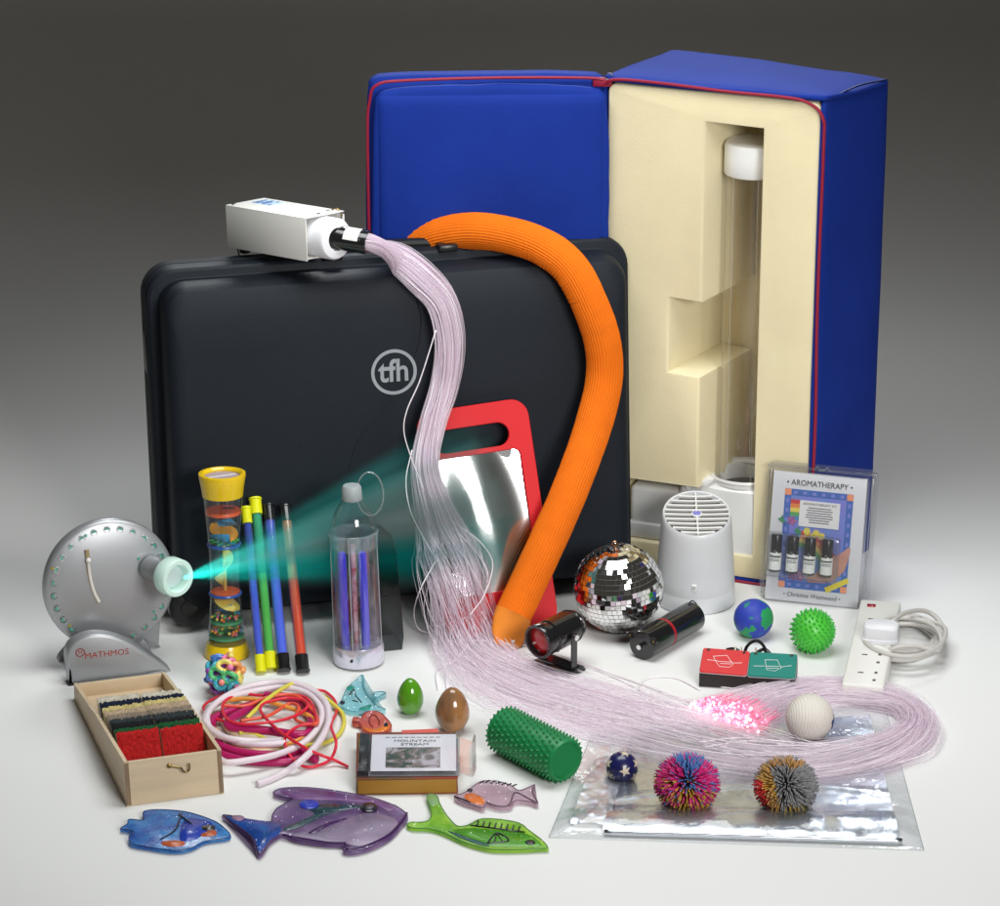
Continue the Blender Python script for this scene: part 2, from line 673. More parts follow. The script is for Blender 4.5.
# bubble tube in the foam
TD = .066
tp = onplane(RMW, 1, TD, 750, 300)
bz = zBase
BT = T(*(RMW @ Vector((tp.x, TD, bz)))) @ RM0
btube = thing('bubble_tube', 'clear bubble tube with white cap and white base inside the cream foam', 'bubble tube', BT)
zc0 = onplane(RMW, 1, TD, 750, 172).z - bz
zc1 = onplane(RMW, 1, TD, 750, 140).z - bz
zr = onplane(RMW, 1, TD, 750, 476).z - bz
RT = .0425
MB().lathe([(RT, zr - .02), (RT, zc0 + .01)], 48).build('acrylic_tube', film('tube acrylic', (.995, .993, .99), 1.2, .04, .008), btube, 180)
MB().lathe([(RT + .002, zc0), (RT + .003, zc0 + .002), (RT + .003, zc1 - .006), (RT, zc1 - .001), (RT - .006, zc1), (0, zc1 + .0005)], 48).build('cap', WHITE, btube)
bs = MB().lathe([(.115, 0), (.118, .004), (.118, .03), (.108, .036), (.106, .085), (.098, .103), (.075, .113), (.060, .116), (.0585, .120), (.0585, zr - .002), (.055, zr + .004), (.049, zr + .003), (.0465, zr - .004), (.046, zr - .03), (0, zr - .03)], 48).build('base', WHITE, btube, 40)
for v in bs.data.vertices:      # the base is flattened to fit between the foam walls
    v.co.y *= .62 if abs(v.co.y) > .062 else 1
    v.co.y = max(-.060, min(.090, v.co.y))
    v.co.x = min(v.co.x, uB - tp.x - .004)
    v.co.x = max(v.co.x, -(tp.x - .03))
mb = MB()
pl0, pl1 = .028 - tp.x, uB - tp.x - .004
pc = (pl0 + pl1) / 2
mb.box((pl1 - pl0, .125, .086), (pc, .014, .043), .008, 3)
mb.box((pl1 - pl0 + .004, .140, .026), (pc, .014, .0135), .004, 2)
mb.build('plinth', WHITE, btube)
for a_ in (-118, -62, 40):      # highlights on the acrylic, added as thin pale rods along the tube
    MB().tube([(RT * math.cos(rad(a_)), RT * math.sin(rad(a_)), zr - .01), (RT * math.cos(rad(a_)), RT * math.sin(rad(a_)), zc0)], .0008, 6).build('acrylic_highlight', film('acrylic highlight', (.97, .97, .96), 2.0, .05, .15, (.9, .88, .85)), btube)
MB().cyl(.044, zr - .029, zr - .02, 32).build('dark_rim', pm('dark seal', (.05, .045, .04), .3), btube)

# ------------------------------------------------------------------ white fibre light box on the case
LBM = T(-.3246, -.6363, .5664) @ RZ(-.8081) @ RX(-.0544) @ RY(-.1008)
L_, W_, H_ = .187, .0755, .065
lbx = thing('light_source', 'white metal light box lying on top of the black case', 'light box', LBM)
ENAM = pm('white enamelled steel', (.78, .77, .73), .4, var=(20, .03))
mb = MB()
t_ = .0015
mb.box((L_, t_, H_), (0, -W_ / 2, H_ / 2), .0005)
mb.box((L_, t_, H_ - .008), (0, W_ / 2, H_ / 2), .0005)
mb.box((L_, W_ + t_, t_), (0, 0, H_), .0006)
mb.box((L_ - .004, W_ - .004, t_), (0, 0, .003))
mb.box((t_, W_ - .004, H_ - .004), (-L_ / 2 + .004, 0, H_ / 2))
mb.box((t_, W_ - .004, H_ - .004), (L_ / 2 - .035, 0, H_ / 2))
mb.build('housing', ENAM, lbx)
KN = T(L_ / 2 - .035, 0, .031) @ RY(PI / 2)
MB().lathe([(0, .0), (.0315, 0), (.0315, .056), (.029, .060), (.020, .062), (.0175, .062), (.0175, .05), (0, .05)], 36, 0, KN).build('collar', pm('white nylon', (.82, .82, .85), .4, sss=.2), lbx)
BL_ = pm('blue print', S(60, 105, 165), .5)
STK = pm('paper label', (.75, .74, .72), .6)
K = T(-.055, .014, H_ + .0009)
lab = MB().box((.044, .03, .0003), (0, 0, 0), 0, 1, 0, K).build('label', pm('pale blue label', S(165, 195, 220), .5), lbx)
random.seed(4)
mb = MB()
for i in range(6):
    for j in range(4):
        if random.random() < .6:
            mb.box((.006, .0055, .0003), (-.018 + i * .007, -.011 + j * .0073, .0004), 0, 1, 0, K)
mb.build('label_print', BL_, lab)
for (x, y) in ((-.083, -.031), (.075, .022), (.085, -.005)):
    MB().cyl(.0035, 0, .0018, 12, 0, T(x, y, H_ + .0006)).build('screw', CHROME, lbx)
MB().box((.014, .012, .012), (-.075, -.02, -.004), .002).build('foot', BLACK, lbx)
MB().tube([(-.08, -.03, -.002), (-.072, -.034, -.010), (-.064, -.040, -.024)], .0012, 6).build('stay_wire', BLACK, lbx)
MB().tube(catmull([(.07, .03, H_ - .001), (.082, .033, H_ + .004), (.09, .036, H_ - .004), (.088, .036, H_ - .014)], 5), .001, 6).build('clip', BRASS, lbx)

# ------------------------------------------------------------------ fibre optic harness
random.seed(11)
nose = LBM @ Vector((L_ / 2 + .010, .004, .033))
fdir = Vector((.93, -.36, -.05)).normalized()
fib = thing('fibre_bundle', 'long skein of clear pinkish optical fibres falling from the white light box to the floor', 'fibre optics', T(*at(600, 700)))
FI = fib.matrix_world.inverted()
FK = FI @ T(*nose) @ toward(fdir)
fer = MB().lathe([(0, 0), (.0185, 0), (.0195, .003), (.0185, .004), (.0182, .006), (.0182, .058), (.0172, .060), (.0145, .060), (0, .03)], 32, 0, FK).build('ferrule', BLACKMETAL, fib)
mb = MB()
a_up = max(range(0, 360, 5), key=lambda a: (fib.matrix_world @ FK).to_3x3() @ Vector((math.cos(rad(a)), math.sin(rad(a)), 0)) @ Vector((.1, -.55, .8)))
la = []
for j in range(2):
    row = []
    for k in range(9):
        a = rad(a_up - 45 + 90 * k / 8)
        row.append((.0184 * math.cos(a), .0184 * math.sin(a), .024 + .024 * j))
    la.append(row)
mb.add(la[0] + la[1], [(k, k + 1, 10 + k, 9 + k) for k in range(8)], 0, FK)
mb.build('label', STK, fer)


def cp(px, py, y):      # a point in front of the case face, y metres behind (+) or before (-) it
    return CM @ onplane(CM, 1, y, px, py)


end = nose + fdir * .056
up = Vector((0, 0, 1))
cn = CM.to_3x3() @ Vector((0, -1, 0))
cn.normalize()
ST = [      # centre, half width across, half thickness, facing
    (end - fdir * .02, .0125, .0125, up),
    (end + fdir * .006, .0125, .012, up),
    (cp(397, 257, .012) , .018, .012, up * .7 + cn),
    (cp(420, 276, -.012), .020, .012, up * .3 + cn),
    (cp(442, 302, -.024), .0185, .013, cn),
    (cp(449, 342, -.026), .0175, .013, cn),
    (cp(444, 385, -.026), .0165, .012, cn),
    (cp(432, 425, -.042), .0155, .012, cn),
    (cp(425, 465, -.062), .0165, .013, cn),
    (cp(434, 510, -.088), .023, .015, cn),
    (cp(445, 550, -.110), .034, .018, cn),
    (cp(455, 585, -.130), .040, .020, cn * .9 + up * .3),
    (at(463, 622, .03), .045, .022, cn * .7 + up * .8),
    (at(478, 655, .012), .055, .010, up),
    (at(520, 682, .006), .070, .006, up),
    (at(580, 704, .006), .080, .006, up),
    (at(640, 722, .007), .088, .007, up),
    (at(700, 741, .007), .088, .007, up),
    (at(760, 757, .009), .075, .010, up),
    (at(815, 762, .010), .055, .012, up),
    (at(862, 756, .012), .045, .014, up),
    (at(900, 742, .012), .036, .014, up),
    (at(917, 724, .012), .026, .014, up),
    (at(905, 706, .012), .022, .014, up),
    (at(868, 694, .012), .032, .013, up),
    (at(820, 690, .010), .036, .012, up),
    (at(775, 697, .009), .040, .011, up),
    (at(745, 708, .010), .045, .011, up),
    (at(722, 717, .012), .050, .010, up)]
cen = catmull([s[0] for s in ST], 5)
wid = catmull([Vector((s[1] * (1 if i < 2 else 1.34 if i < 11 else 1.18), s[2] * 1.1, 0)) for i, s in enumerate(ST)], 5)
fac = catmull([s[3] for s in ST], 5)
NC = len(cen)
tans = [(cen[min(i + 1, NC - 1)] - cen[max(i - 1, 0)]).normalized() for i in range(NC)]
lat = []
for i in range(NC):
    l = tans[i].cross(fac[i]).normalized()
    lat.append(l)
nrm = [lat[i].cross(tans[i]).normalized() * 1 for i in range(NC)]
nrm = [n if n.dot(fac[i]) > 0 else -n for i, n in enumerate(nrm)]


def strand(a, b, tw, ph, i0=0, i1=None, wob=1.0, loose=0.0):
    pts = []
    i1 = i1 or NC
    seed = random.random() * 100
    for i in range(i0, i1):
        t = i / NC
        ang = tw * t + ph * 0
        aa = a * math.cos(ang) - b * math.sin(ang)
        bb = a * math.sin(ang) + b * math.cos(ang)
        k = min(1, max(0, (i - 6) / 25))
        n1 = noise.noise(Vector((seed, t * 9, 0))) * .55 * wob * k
        n2 = noise.noise(Vector((0, t * 9, seed))) * .55 * wob * k
        wk = .55 if i < 50 else 1
        n1, n2 = n1 * wk, n2 * wk
        p = cen[i] + lat[i] * (aa + n1 + loose * k) * wid[i].x + nrm[i] * (bb + n2) * wid[i].y
        if p.z < .0012:
            p.z = .0012 + random.random() * .001
        pts.append(FI @ p)
    return pts


FIBRE = bpy.data.materials.new('clear optical fibre')
FIBRE.use_nodes = True
nt = FIBRE.node_tree
bs_ = nt.nodes['Principled BSDF']
bs_.inputs['Base Color'].default_value = (.95, .91, .95, 1)
bs_.inputs['Roughness'].default_value = .16
bs_.inputs['Specular IOR Level'].default_value = .7
bs_.inputs['Emission Color'].default_value = (1, .74, .90, 1)
bs_.inputs['Emission Strength'].default_value = .09     # lit fibres leak a little light
tl_ = nt.nodes.new('ShaderNodeBsdfTranslucent')
tl_.inputs['Color'].default_value = (.98, .93, .97, 1)
m0_ = nt.nodes.new('ShaderNodeMixShader')
m0_.inputs[0].default_value = .55
nt.links.new(bs_.outputs[0], m0_.inputs[1])
nt.links.new(tl_.outputs[0], m0_.inputs[2])
tr = nt.nodes.new('ShaderNodeBsdfTransparent')
tr.inputs['Color'].default_value = (.992, .978, .99, 1)
mx = nt.nodes.new('ShaderNodeMixShader')
mx.inputs[0].default_value = .30
nt.links.new(tr.outputs[0], mx.inputs[1])
nt.links.new(m0_.outputs[0], mx.inputs[2])
nt.links.new(mx.outputs[0], nt.nodes['Material Output'].inputs['Surface'])
FIBL = pm('single fibre', (.88, .80, .86), .2, sss=.3, spec=.7)
TIPG = pm('glowing pink fibre tip', (.9, .4, .5), .3, emis=((1, .22, .34), 1.6))
TIPH = pm('bright fibre tip', (1, .8, .85), .3, emis=((1, .75, .82), 2.5))
TIPW = pm('pink lit fibre', (.9, .35, .5), .3, emis=((1, .12, .3), .32))
fm, tips, tipw = MB(), MB(), MB()
for s_ in range(270):
    r_, a_ = math.sqrt(random.random()), random.random() * 2 * PI
    cut = NC - random.choice([0, 0, 0, 1, 1, 2, 3, 4])
    pts = strand(r_ * math.cos(a_), r_ * math.sin(a_), 5.5 + random.uniform(-.5, .5), 0, 0, cut)
    fm.tube(pts[:-3] if len(pts) > 10 else pts, random.choice((.00055, .00062, .0007)), 4, 1 if random.random() < .14 else 0, caps=False)  # a few strands opaque and pale, standing in for highlights in the skein
    tipw.tube(pts[-4:], .0007, 4)
    e = pts[-1]
    tips.ball(random.uniform(.0013, .0026), e + Vector((0, 0, .001)), 8, 6, random.choice([0, 0, 1]))
st = fm.build('fibre_strands', [FIBRE, FIBL], fib, 180, fix=False)
st['kind'] = 'stuff'
tipw.build('lit_fibre_ends', TIPW, fib, 180)
tp_ = tips.build('glowing_tips', [TIPG, TIPH], fib, 180)
tp_['kind'] = 'stuff'


def loose(pxs, zs=None):
    pts = []
    for i, q in enumerate(pxs):
        if len(q) == 3:
            pts.append(at(*q) if q[2] >= 0 else cp(q[0], q[1], q[2]))
        else:
            pts.append(at(q[0], q[1], .002))
    MB().tube([FI @ p for p in catmull(pts, 8)], .0010, 6).build('loose_strand', FIBL, fib, 180)


loose([(436, 330, -0.085), (420, 380, -0.090), (407, 410, -0.095), (404, 432, -0.095), (412, 460, -0.095), (424, 490, -0.100)])
loose([(412, 450, -0.095), (406, 480, -0.100), (410, 510, -0.105), (422, 535, -0.115), (436, 560, -0.125)])
loose([(444, 520, -0.100), (470, 545, -0.115), (487, 570, -0.125), (484, 595, -0.135), (470, 615, -.145)])
loose([(450, 520, -0.100), (478, 540, -0.115), (492, 560, -0.125), (490, 580, -0.135), (482, 600, -.145)])
loose([(436, 560, -0.125), (420, 590, -.145), (414, 612, .03), (418, 628, .01), (430, 634)])
loose([(430, 580, -0.125), (424, 605, .05), (428, 625, .02), (445, 640)])
loose([(440, 590, -0.135), (436, 610, .04), (440, 632, .01), (470, 650)])
loose([(462, 640, .015), (520, 642), (570, 660), (620, 680), (665, 704)])
loose([(470, 640, .015), (530, 646), (585, 664), (640, 684), (690, 702)])
loose([(664, 718), (645, 700), (640, 686), (650, 678), (675, 678), (700, 690)])
loose([(438, 690), (436, 676), (440, 668), (455, 660, .01), (468, 645, .02)])
loose([(447, 692), (446, 676), (452, 664), (466, 652, .01)])
loose([(700, 742, .012), (740, 738, .012), (790, 742, .014), (840, 745, .014), (890, 738, .012)])
loose([(705, 747, .012), (750, 741, .012), (800, 746, .014), (860, 743, .014), (900, 730, .012)])
loose([(870, 680, .012), (910, 694, .014), (938, 718, .014), (940, 738, .012), (925, 754, .01), (880, 768, .006)])
loose([(714, 686, .002), (730, 688, .002), (752, 690, .002), (790, 694, .006)])

# ------------------------------------------------------------------ orange hose
ORG = pm('orange ribbed fabric', (.80, .165, .008), .8, var=(40, .08), spec=.15)
hose = thing('fabric_hose', 'fat orange fabric tube bent over the black case down to the floor', 'sensory hose', T(*at(505, 650)))
HI = hose.matrix_world.inverted()
RH = .0285


def hp(px, py, y):
    return CM @ onplane(CM, 1, y, px, py)


hpts = [hp(398, 262, .16), hp(415, 247, .14), hp(440, 236, .11), hp(475, 231, .075), hp(512, 236, .04), hp(545, 248, .005), hp(570, 268, -.018), hp(588, 300, -.032), hp(602, 340, -.036), hp(604, 380, -.036), hp(592, 430, -.055), hp(570, 490, -.092), hp(548, 540, -.112), hp(527, 585, -.130), hp(513, 615, -.146)]
hc = catmull(hpts, 22)
hr = []
random.seed(5)
for i, q in enumerate(hc):
    hr.append(RH * (1 + .02 * noise.noise(q * 22) + .012 * noise.noise(q * 90)))
# the tube with ribs round it
mb = MB()
P_ = [HI @ q for q in hc]
mb.tube(P_, hr, 80)
for i, v in enumerate(mb.v):      # fine lengthwise ribs
    if (i % 80) % 2:
        mb.v[i] = P_[i // 80] + (v - P_[i // 80]) * .968
random.seed(12)
for c_, wn in ((.40, 7), (.47, 5), (.33, 4)):
    i0 = int(c_ * len(P_))
    for q in range(wn):
        ii = i0 + q * 3 - wn
        amp, k0 = random.uniform(.02, .05), random.uniform(0, 8)
        for k in range(80):
            v = mb.v[ii * 80 + k]
            toc = (HI.to_3x3() @ Vector((-1, 0, -.4))).dot((v - P_[ii]).normalized())
            if toc > .1:
                mb.v[ii * 80 + k] = P_[ii] + (v - P_[ii]) * (1 - amp * toc)
e0, e1 = P_[-2], P_[-1]
mb.build('hose_body', ORG, hose, 14)
d = (e1 - e0).normalized()
tipend = HI @ at(504, 648, .006)
mb = MB()
side = d.cross(HI.to_3x3() @ cn).normalized()
loops = []
for k, (tt, wx, wy) in enumerate(((-.04, 1.03, 1.03), (0, 1.03, .98), (.35, 1.06, .6), (.7, .95, .3), (1, .55, .1))):
    c_ = e1 + (d * (tt * .03) if tt < 0 else (tipend - e1) * tt)
    ax = d if tt < .3 else (tipend - e1).normalized()
    n_ = side.cross(ax).normalized()
    loops.append([c_ + side * (math.cos(2 * PI * j / 28) * RH * wx) + n_ * (math.sin(2 * PI * j / 28) * RH * wy) for j in range(28)])
mb.rings(loops)
fold = mb.build('folded_end', pm('orange hem fabric', (.88, .26, .02), .7, var=(60, .1)), hose, 60)
q = HI @ hp(511, 634, -.145)
K = Matrix.Translation(HI @ at(511, 636, .022)) @ RZ(rad(12)) @ RX(rad(-38)) @ RY(rad(14)) @ STAND
mb = MB().box((.013, .018, .0006), (0, 0, .0), 0, 1, 0, K)
tagl = mb.build('label', STK, fold)
mb = MB()
for j in range(7):
    mb.box((.0095, .0009, .0004), (0, -.0055 + .0018 * j, .0005), 0, 1, 0, K)
mb.build('label_print', INK, tagl)

# ------------------------------------------------------------------ silver effects projector
SILV = pm('silver painted plastic', (.42, .43, .45), .38, .55, var=(60, .04), bump=(1200, .08, 2, .0004))
JM = T(*at(114, 665)) @ RZ(rad(20))
prj = thing('effects_projector', 'silver disc shaped light projector on a curved foot beside the black case', 'projector', JM)
RD = .1000
DM = T(0, .012, .1285) @ RX(rad(-6)) @ RX(PI / 2)      # disc axis along the drawing's z
disc = MB().lathe([(0, -.012), (RD - .006, -.012), (RD - .001, -.010), (RD, -.006), (RD, .004), (RD - .002, .008), (RD - .005, .0095), (RD - .012, .0115), (.06, .0165), (.03, .0185), (0, .019)], 96, 0, DM).build('disc', SILV, prj, 40)
HG = pm('teal glass bead', (.12, .38, .30), .15, coat=.5)
HY = pm('yellow glass bead', (.35, .30, .05), .2)


def dz(r):
    return .0115 + (.0165 - .0115) * (RD - .012 - r) / (RD - .012 - .06)


gm = None
for k in range(27):
    a = rad(90 + 13.333 * k)
    r = .0860
    K = DM @ T(r * math.cos(a), r * math.sin(a), dz(r) - .0003)
    if abs(((math.degrees(a) + 180) % 360) - 180) < 14:
        continue
    if gm is None:
        g_ = MB().lathe([(0, .0003), (.0040, .0004)], 16, 0)
        g_.lathe([(.0040, .0004), (.0042, .0010), (.0052, .0010), (.0056, 0)], 16, 1)
        go = g_.build('hole', [HG, CHROME], disc, 50)
        gm = go.data
    else:
        go = bpy.data.objects.new('hole', gm)
        COL.objects.link(go)
        go.parent = disc
    go.matrix_local = K
for (px, py, mt) in ((86, 536, HG), (138, 558, HG), (154, 612, HG), (53, 569, HY), (70, 626, HY)):
    q = onplane(JM @ DM, 2, .0145, px, py)
    MB().cyl(.0024, -.004, .0012, 12, 0, DM @ T(q.x, q.y, dz(math.hypot(q.x, q.y)))).build('marker', mt, disc)
sl = [onplane(JM @ DM, 2, .0185, *q) for q in ((87, 550), (88, 560), (90, 577), (94, 592), (99, 602))]
MB().tube([DM @ Vector((q.x, q.y, .0172)) for q in catmull(sl, 6)], .0034, 10).build('slot', pm('brass slot', (.5, .38, .22), .4, .5), disc)
MB().tube([DM @ Vector((q.x, q.y, .0185)) for q in catmull(sl[1:], 6)], .0026, 10).build('slider_track', pm('pale track', (.75, .72, .68), .35), disc)
MB().ball(.0042, (0, 0, 0), 16, 10, 0, DM @ T(sl[1].x, sl[1].y, .0215)).build('knob', WHITE, disc)
nz = onplane(JM, 1, -.062, 174, 577)
ndw = Vector((.66, -.75, .05)).normalized()
nd = JM.to_3x3().inverted() @ ndw
NK = T(*nz) @ toward(nd)
noz = MB().lathe([(.0185, -.06), (.0195, -.04), (.0195, -.012)], 40, 0, NK).build('nozzle', SILV, prj)
MB().lathe([(.0195, -.016), (.027, -.014), (.0288, -.011), (.0288, .008), (.027, .011), (.0215, .011), (.0195, .009), (.019, -.006)], 40, 0, NK).build('lens_ring', pm('milky green plastic', (.62, .76, .70), .35, sss=.3, emis=((.5, 1, .85), .12)), noz)
MB().ball(.0192, (0, 0, -.006), 32, 12, 0, NK, (1, 1, .3)).build('lens', pm('lit milky lens', (.6, .68, .68), .2, coat=.5, emis=((.6, 1, .95), .08)), noz)
ol = [(-.079, .003), (-.081, .022), (-.081, .048), (-.072, .064), (-.055, .073), (-.034, .075), (-.010, .069), (.016, .055), (.042, .034), (.066, .012), (.074, .001), (.06, 0), (-.07, 0)]
mb = MB()
ol2 = [(p.x, p.y) for p in catmull([Vector((a, b, 0)) for a, b in ol], 4, True)]
mb.prism(ol2, .030, .050, .004, 3, 0, STAND)
ol3 = [(-x, z) for x, z in ol2]
mb.prism(ol3, -.055, -.035, .004, 3, 0, STAND)
mb.prism([(-.060, .001), (.062, .001), (.055, .02), (.03, .018), (-.03, .018), (-.055, .03)], -.036, .032, 0, 1, 0, STAND)
for i, v in enumerate(mb.v):    # the two cheeks bow outwards
    s_ = -1 if v.y < 0 else 1
    if abs(v.y) > .02:
        v.y += s_ * (.010 * (1 - (v.x / .085) ** 2) - .35 * max(0, v.z - .01) * .4)
base = mb.build('base', SILV, prj, 40)
for sx in (-.068, .05):
    MB().box((.028, .012, .004), (sx, -.047, .002), .001).build('rubber_foot', BLACK, base)
RL = pm('red brown print', S(178, 50, 36), .5)
q = onplane(JM, 1, -.0535, 103, 655.5)
K = T(q.x, 0, q.z) @ T(0, -.0545, 0) @ RZ(rad(2)) @ RX(rad(-8)) @ STAND
conform(text('lettering', 'MATHMOS', .0138, K @ T(.0065, 0, .001), RL, base, 0, sx=1.0), base)
q = onplane(JM, 1, -.053, 81, 654)
K2 = T(q.x, -.052, q.z) @ RZ(rad(-7)) @ RX(rad(-8)) @ STAND
mb = MB().prism(circle(.0070, 28), 0, .0002, 0, 1, 0, K2, holes=[circle(.0056, 28)])
conform(mb.build('logo_ring', RL, base, 0), base)
conform(text('logo_letter', 'M', .0090, K2 @ T(0, 0, .0002), RL, base, 0), base)
# its beam of coloured light
tipw_ = JM @ (Vector(nz) + nd * .013)
bend = CM @ onplane(CM, 1, -.03, 480, 503)
bd = (bend - tipw_)
BLn = bd.length
BK = T(*tipw_) @ toward(bd)
beam = MB().lathe([(0, 0), (.013, .0005), (.155, BLn), (0, BLn + .001)], 40).build('light_beam', None or pm('placeholder', (0, 0, 0)), None, 180)
beam.matrix_world = BK
tag(beam, 'teal beam of light from the silver projector across the front of the black case', 'light beam', kind='stuff')
vm = bpy.data.materials.new('lit haze of the beam')
vm.use_nodes = True
nt = vm.node_tree
nt.nodes.remove(nt.nodes['Principled BSDF'])
pv = nt.nodes.new('ShaderNodeVolumePrincipled')
pv.inputs['Anisotropy'].default_value = .2
tc = nt.nodes.new('ShaderNodeTexCoord')
sep = nt.nodes.new('ShaderNodeSeparateXYZ')
nt.links.new(tc.outputs['Object'], sep.inputs[0])


def math_(op, a, b):
    n = nt.nodes.new('ShaderNodeMath')
    n.operation = op
    n.inputs[2].default_value = .1
    for i, x in enumerate((a, b)):
        if isinstance(x, (int, float)):
            n.inputs[i].default_value = x
        elif x is not None:
            nt.links.new(x, n.inputs[i])
    return n.outputs[0]


zz = math_('ADD', sep.outputs['Z'], .04)
dx = math_('DIVIDE', sep.outputs['X'], zz)
dy = math_('DIVIDE', sep.outputs['Y'], zz)
cmb = nt.nodes.new('ShaderNodeCombineXYZ')
nt.links.new(dx, cmb.inputs[0])
nt.links.new(dy, cmb.inputs[1])
nn = nt.nodes.new('ShaderNodeTexNoise')
nn.inputs['Scale'].default_value = 10
nn.inputs['Detail'].default_value = 1.5
nt.links.new(cmb.outputs[0], nn.inputs['Vector'])
mr = nt.nodes.new('ShaderNodeMapRange')
mr.inputs[1].default_value = .36
mr.inputs[2].default_value = .66
mr.inputs[3].default_value = .06
mr.inputs[4].default_value = 1.8
nt.links.new(nn.outputs['Fac'], mr.inputs[0])
rq = math_('SQRT', math_('ADD', math_('MULTIPLY', dx, dx), math_('MULTIPLY', dy, dy)), None)
me_ = nt.nodes.new('ShaderNodeMapRange')
me_.interpolation_type = 'SMOOTHSTEP'
me_.inputs[1].default_value = .40 * .155 / BLn
me_.inputs[2].default_value = .93 * .155 / BLn
me_.inputs[3].default_value = 1.25
me_.inputs[4].default_value = 0
nt.links.new(rq, me_.inputs[0])
mz_ = nt.nodes.new('ShaderNodeMapRange')
mz_.inputs[1].default_value = BLn * .72
mz_.inputs[2].default_value = BLn
mz_.inputs[3].default_value = 1
mz_.inputs[4].default_value = .25
nt.links.new(sep.outputs['Z'], mz_.inputs[0])
dens = math_('MULTIPLY', math_('MULTIPLY', math_('MULTIPLY', mr.outputs[0], me_.outputs[0]), mz_.outputs[0]), math_('MULTIPLY_ADD', zz, 48.0))
nt.links.new(dens, pv.inputs['Density'])
nn2 = nt.nodes.new('ShaderNodeTexNoise')
nn2.inputs['Scale'].default_value = 5
nn2.inputs['Detail'].default_value = 1
nn2.noise_dimensions = '3D'
off = nt.nodes.new('ShaderNodeVectorMath')
off.operation = 'ADD'
off.inputs[1].default_value = (3, 7, 1)
nt.links.new(cmb.outputs[0], off.inputs[0])
nt.links.new(off.outputs[0], nn2.inputs['Vector'])
cr = nt.nodes.new('ShaderNodeValToRGB')
cr.color_ramp.elements[0].position = .42
cr.color_ramp.elements[0].color = (.02, .80, .74, 1)
cr.color_ramp.elements[1].position = .66
cr.color_ramp.elements[1].color = (.62, .80, .78, 1)
nt.links.new(nn2.outputs['Fac'], cr.inputs['Fac'])
nt.links.new(cr.outputs['Color'], pv.inputs['Color'])
nt.links.new(pv.outputs[0], nt.nodes['Material Output'].inputs['Volume'])
beam.data.materials.clear()
beam.data.materials.append(vm)
sl_ = bpy.data.lights.new('projector_bulb', 'SPOT')
sl_.energy = 7
sl_.color = (.05, .9, .8)
sl_.spot_size = rad(36)
sl_.spot_blend = .6
sl_.shadow_soft_size = .002
so = bpy.data.objects.new('projector_bulb', sl_)
so.matrix_world = T(*(tipw_ + bd.normalized() * .004)) @ toward(-bd)
COL.objects.link(so)

# ------------------------------------------------------------------ hourglass rain stick
YEL = pm('yellow glossy plastic', (.82, .55, .01), .25, coat=.3)
rb = at(227, 655)
rt_ = aty(222, 473, rb.y + .02)
ax = rt_ - rb
RSL = ax.length
RK = T(*rb) @ toward(ax)
rain = thing('rainmaker_tube', 'clear hourglass rain shaker with yellow ends and colourful discs inside', 'toy', RK)


def rr(t):
    return .0225 + .0085 * (abs(t - .46) / .46) ** 1.6


CLR = film('toy clear shell', (.985, .985, .99), 1.1, .06, .02)
MB().lathe([(rr(t / 20), RSL * t / 20) for t in range(1, 19)], 36).build('clear_shell', CLR, rain, 180)
MB().lathe([(0, .0), (.0335, 0), (.0345, .003), (.0325, .014), (.030, .021), (.0285, .0215), (.026, .019), (0, .019)], 40).build('bottom_cap', YEL, rain)
MB().lathe([(.029, RSL - .035), (.0305, RSL - .035), (.0325, RSL - .02), (.0355, RSL - .003), (.0350, RSL), (.030, RSL + .0005), (.027, RSL - .003), (.027, RSL - .006), (0, RSL - .006)], 40).build('top_cap', YEL, rain)
MB().lathe([(.0265, RSL - .0052), (.0, RSL - .0048)], 40).build('sticker', pm('silver lilac sticker', (.42, .33, .38), .4), rain)
MB().box((.043, .0035, .0008), (0, 0, RSL - .0042), 0, 1, 0, RZ(rad(22))).build('sticker_stripe', WHITE, rain)
BLR = pm('blue toy plastic', (.035, .09, .36), .3)
ORT = pm('orange toy plastic', (.72, .10, .02), .4)
GRT = pm('green toy plastic', (.04, .36, .06), .4)
CYT = pm('sky blue toy plastic', (.03, .24, .46), .35)
YLT = pm('pale yellow toy plastic', (.75, .60, .10), .4)
AMT = pm('amber toy plastic', (.78, .33, .02), .4)
for t in (.615, .345):
    r = rr(t)
    MB().lathe([(r - .001, RSL * t - .002), (r + .0012, RSL * t - .0018), (r + .0018, RSL * t), (r + .0012, RSL * t + .0018), (r - .001, RSL * t + .002)], 36).build('ring', BLR, rain)
tt = .80
MB().lathe([(0, RSL * tt + .001), (.026, RSL * tt), (rr(tt) - .0005, RSL * tt - .003), (rr(tt) - .0008, RSL * tt - .005), (0, RSL * tt - .004)], 32).build('orange_disc', ORT, rain)
MB().cyl(.007, 0, .0006, 16, 0, T(-.008, -.006, RSL * tt + .0006) @ Matrix.Diagonal((1.5, .7, 1, 1))).build('disc_hole', pm('dark hole', (.12, .02, .01), .6), rain)


def swirl(z0, r, mats, flip=1):
    for j, m_ in enumerate(mats):
        g = MB()
        K = T(0, 0, z0) @ RZ(rad(30 + 180 * j)) @ RX(rad(22 * flip)) @ RY(rad(-14))
        g.grid(lambda u, v: Vector((r * (2 * u - 1) * math.sqrt(max(0, 1 - (2 * v - 1) ** 2)), r * (2 * v - 1), .008 * math.sin(PI * u + j * 2) + (.006 * (1 - 2 * j)))), 10, 12, 0, K)
        g.build('swirl', m_, rain, 180)


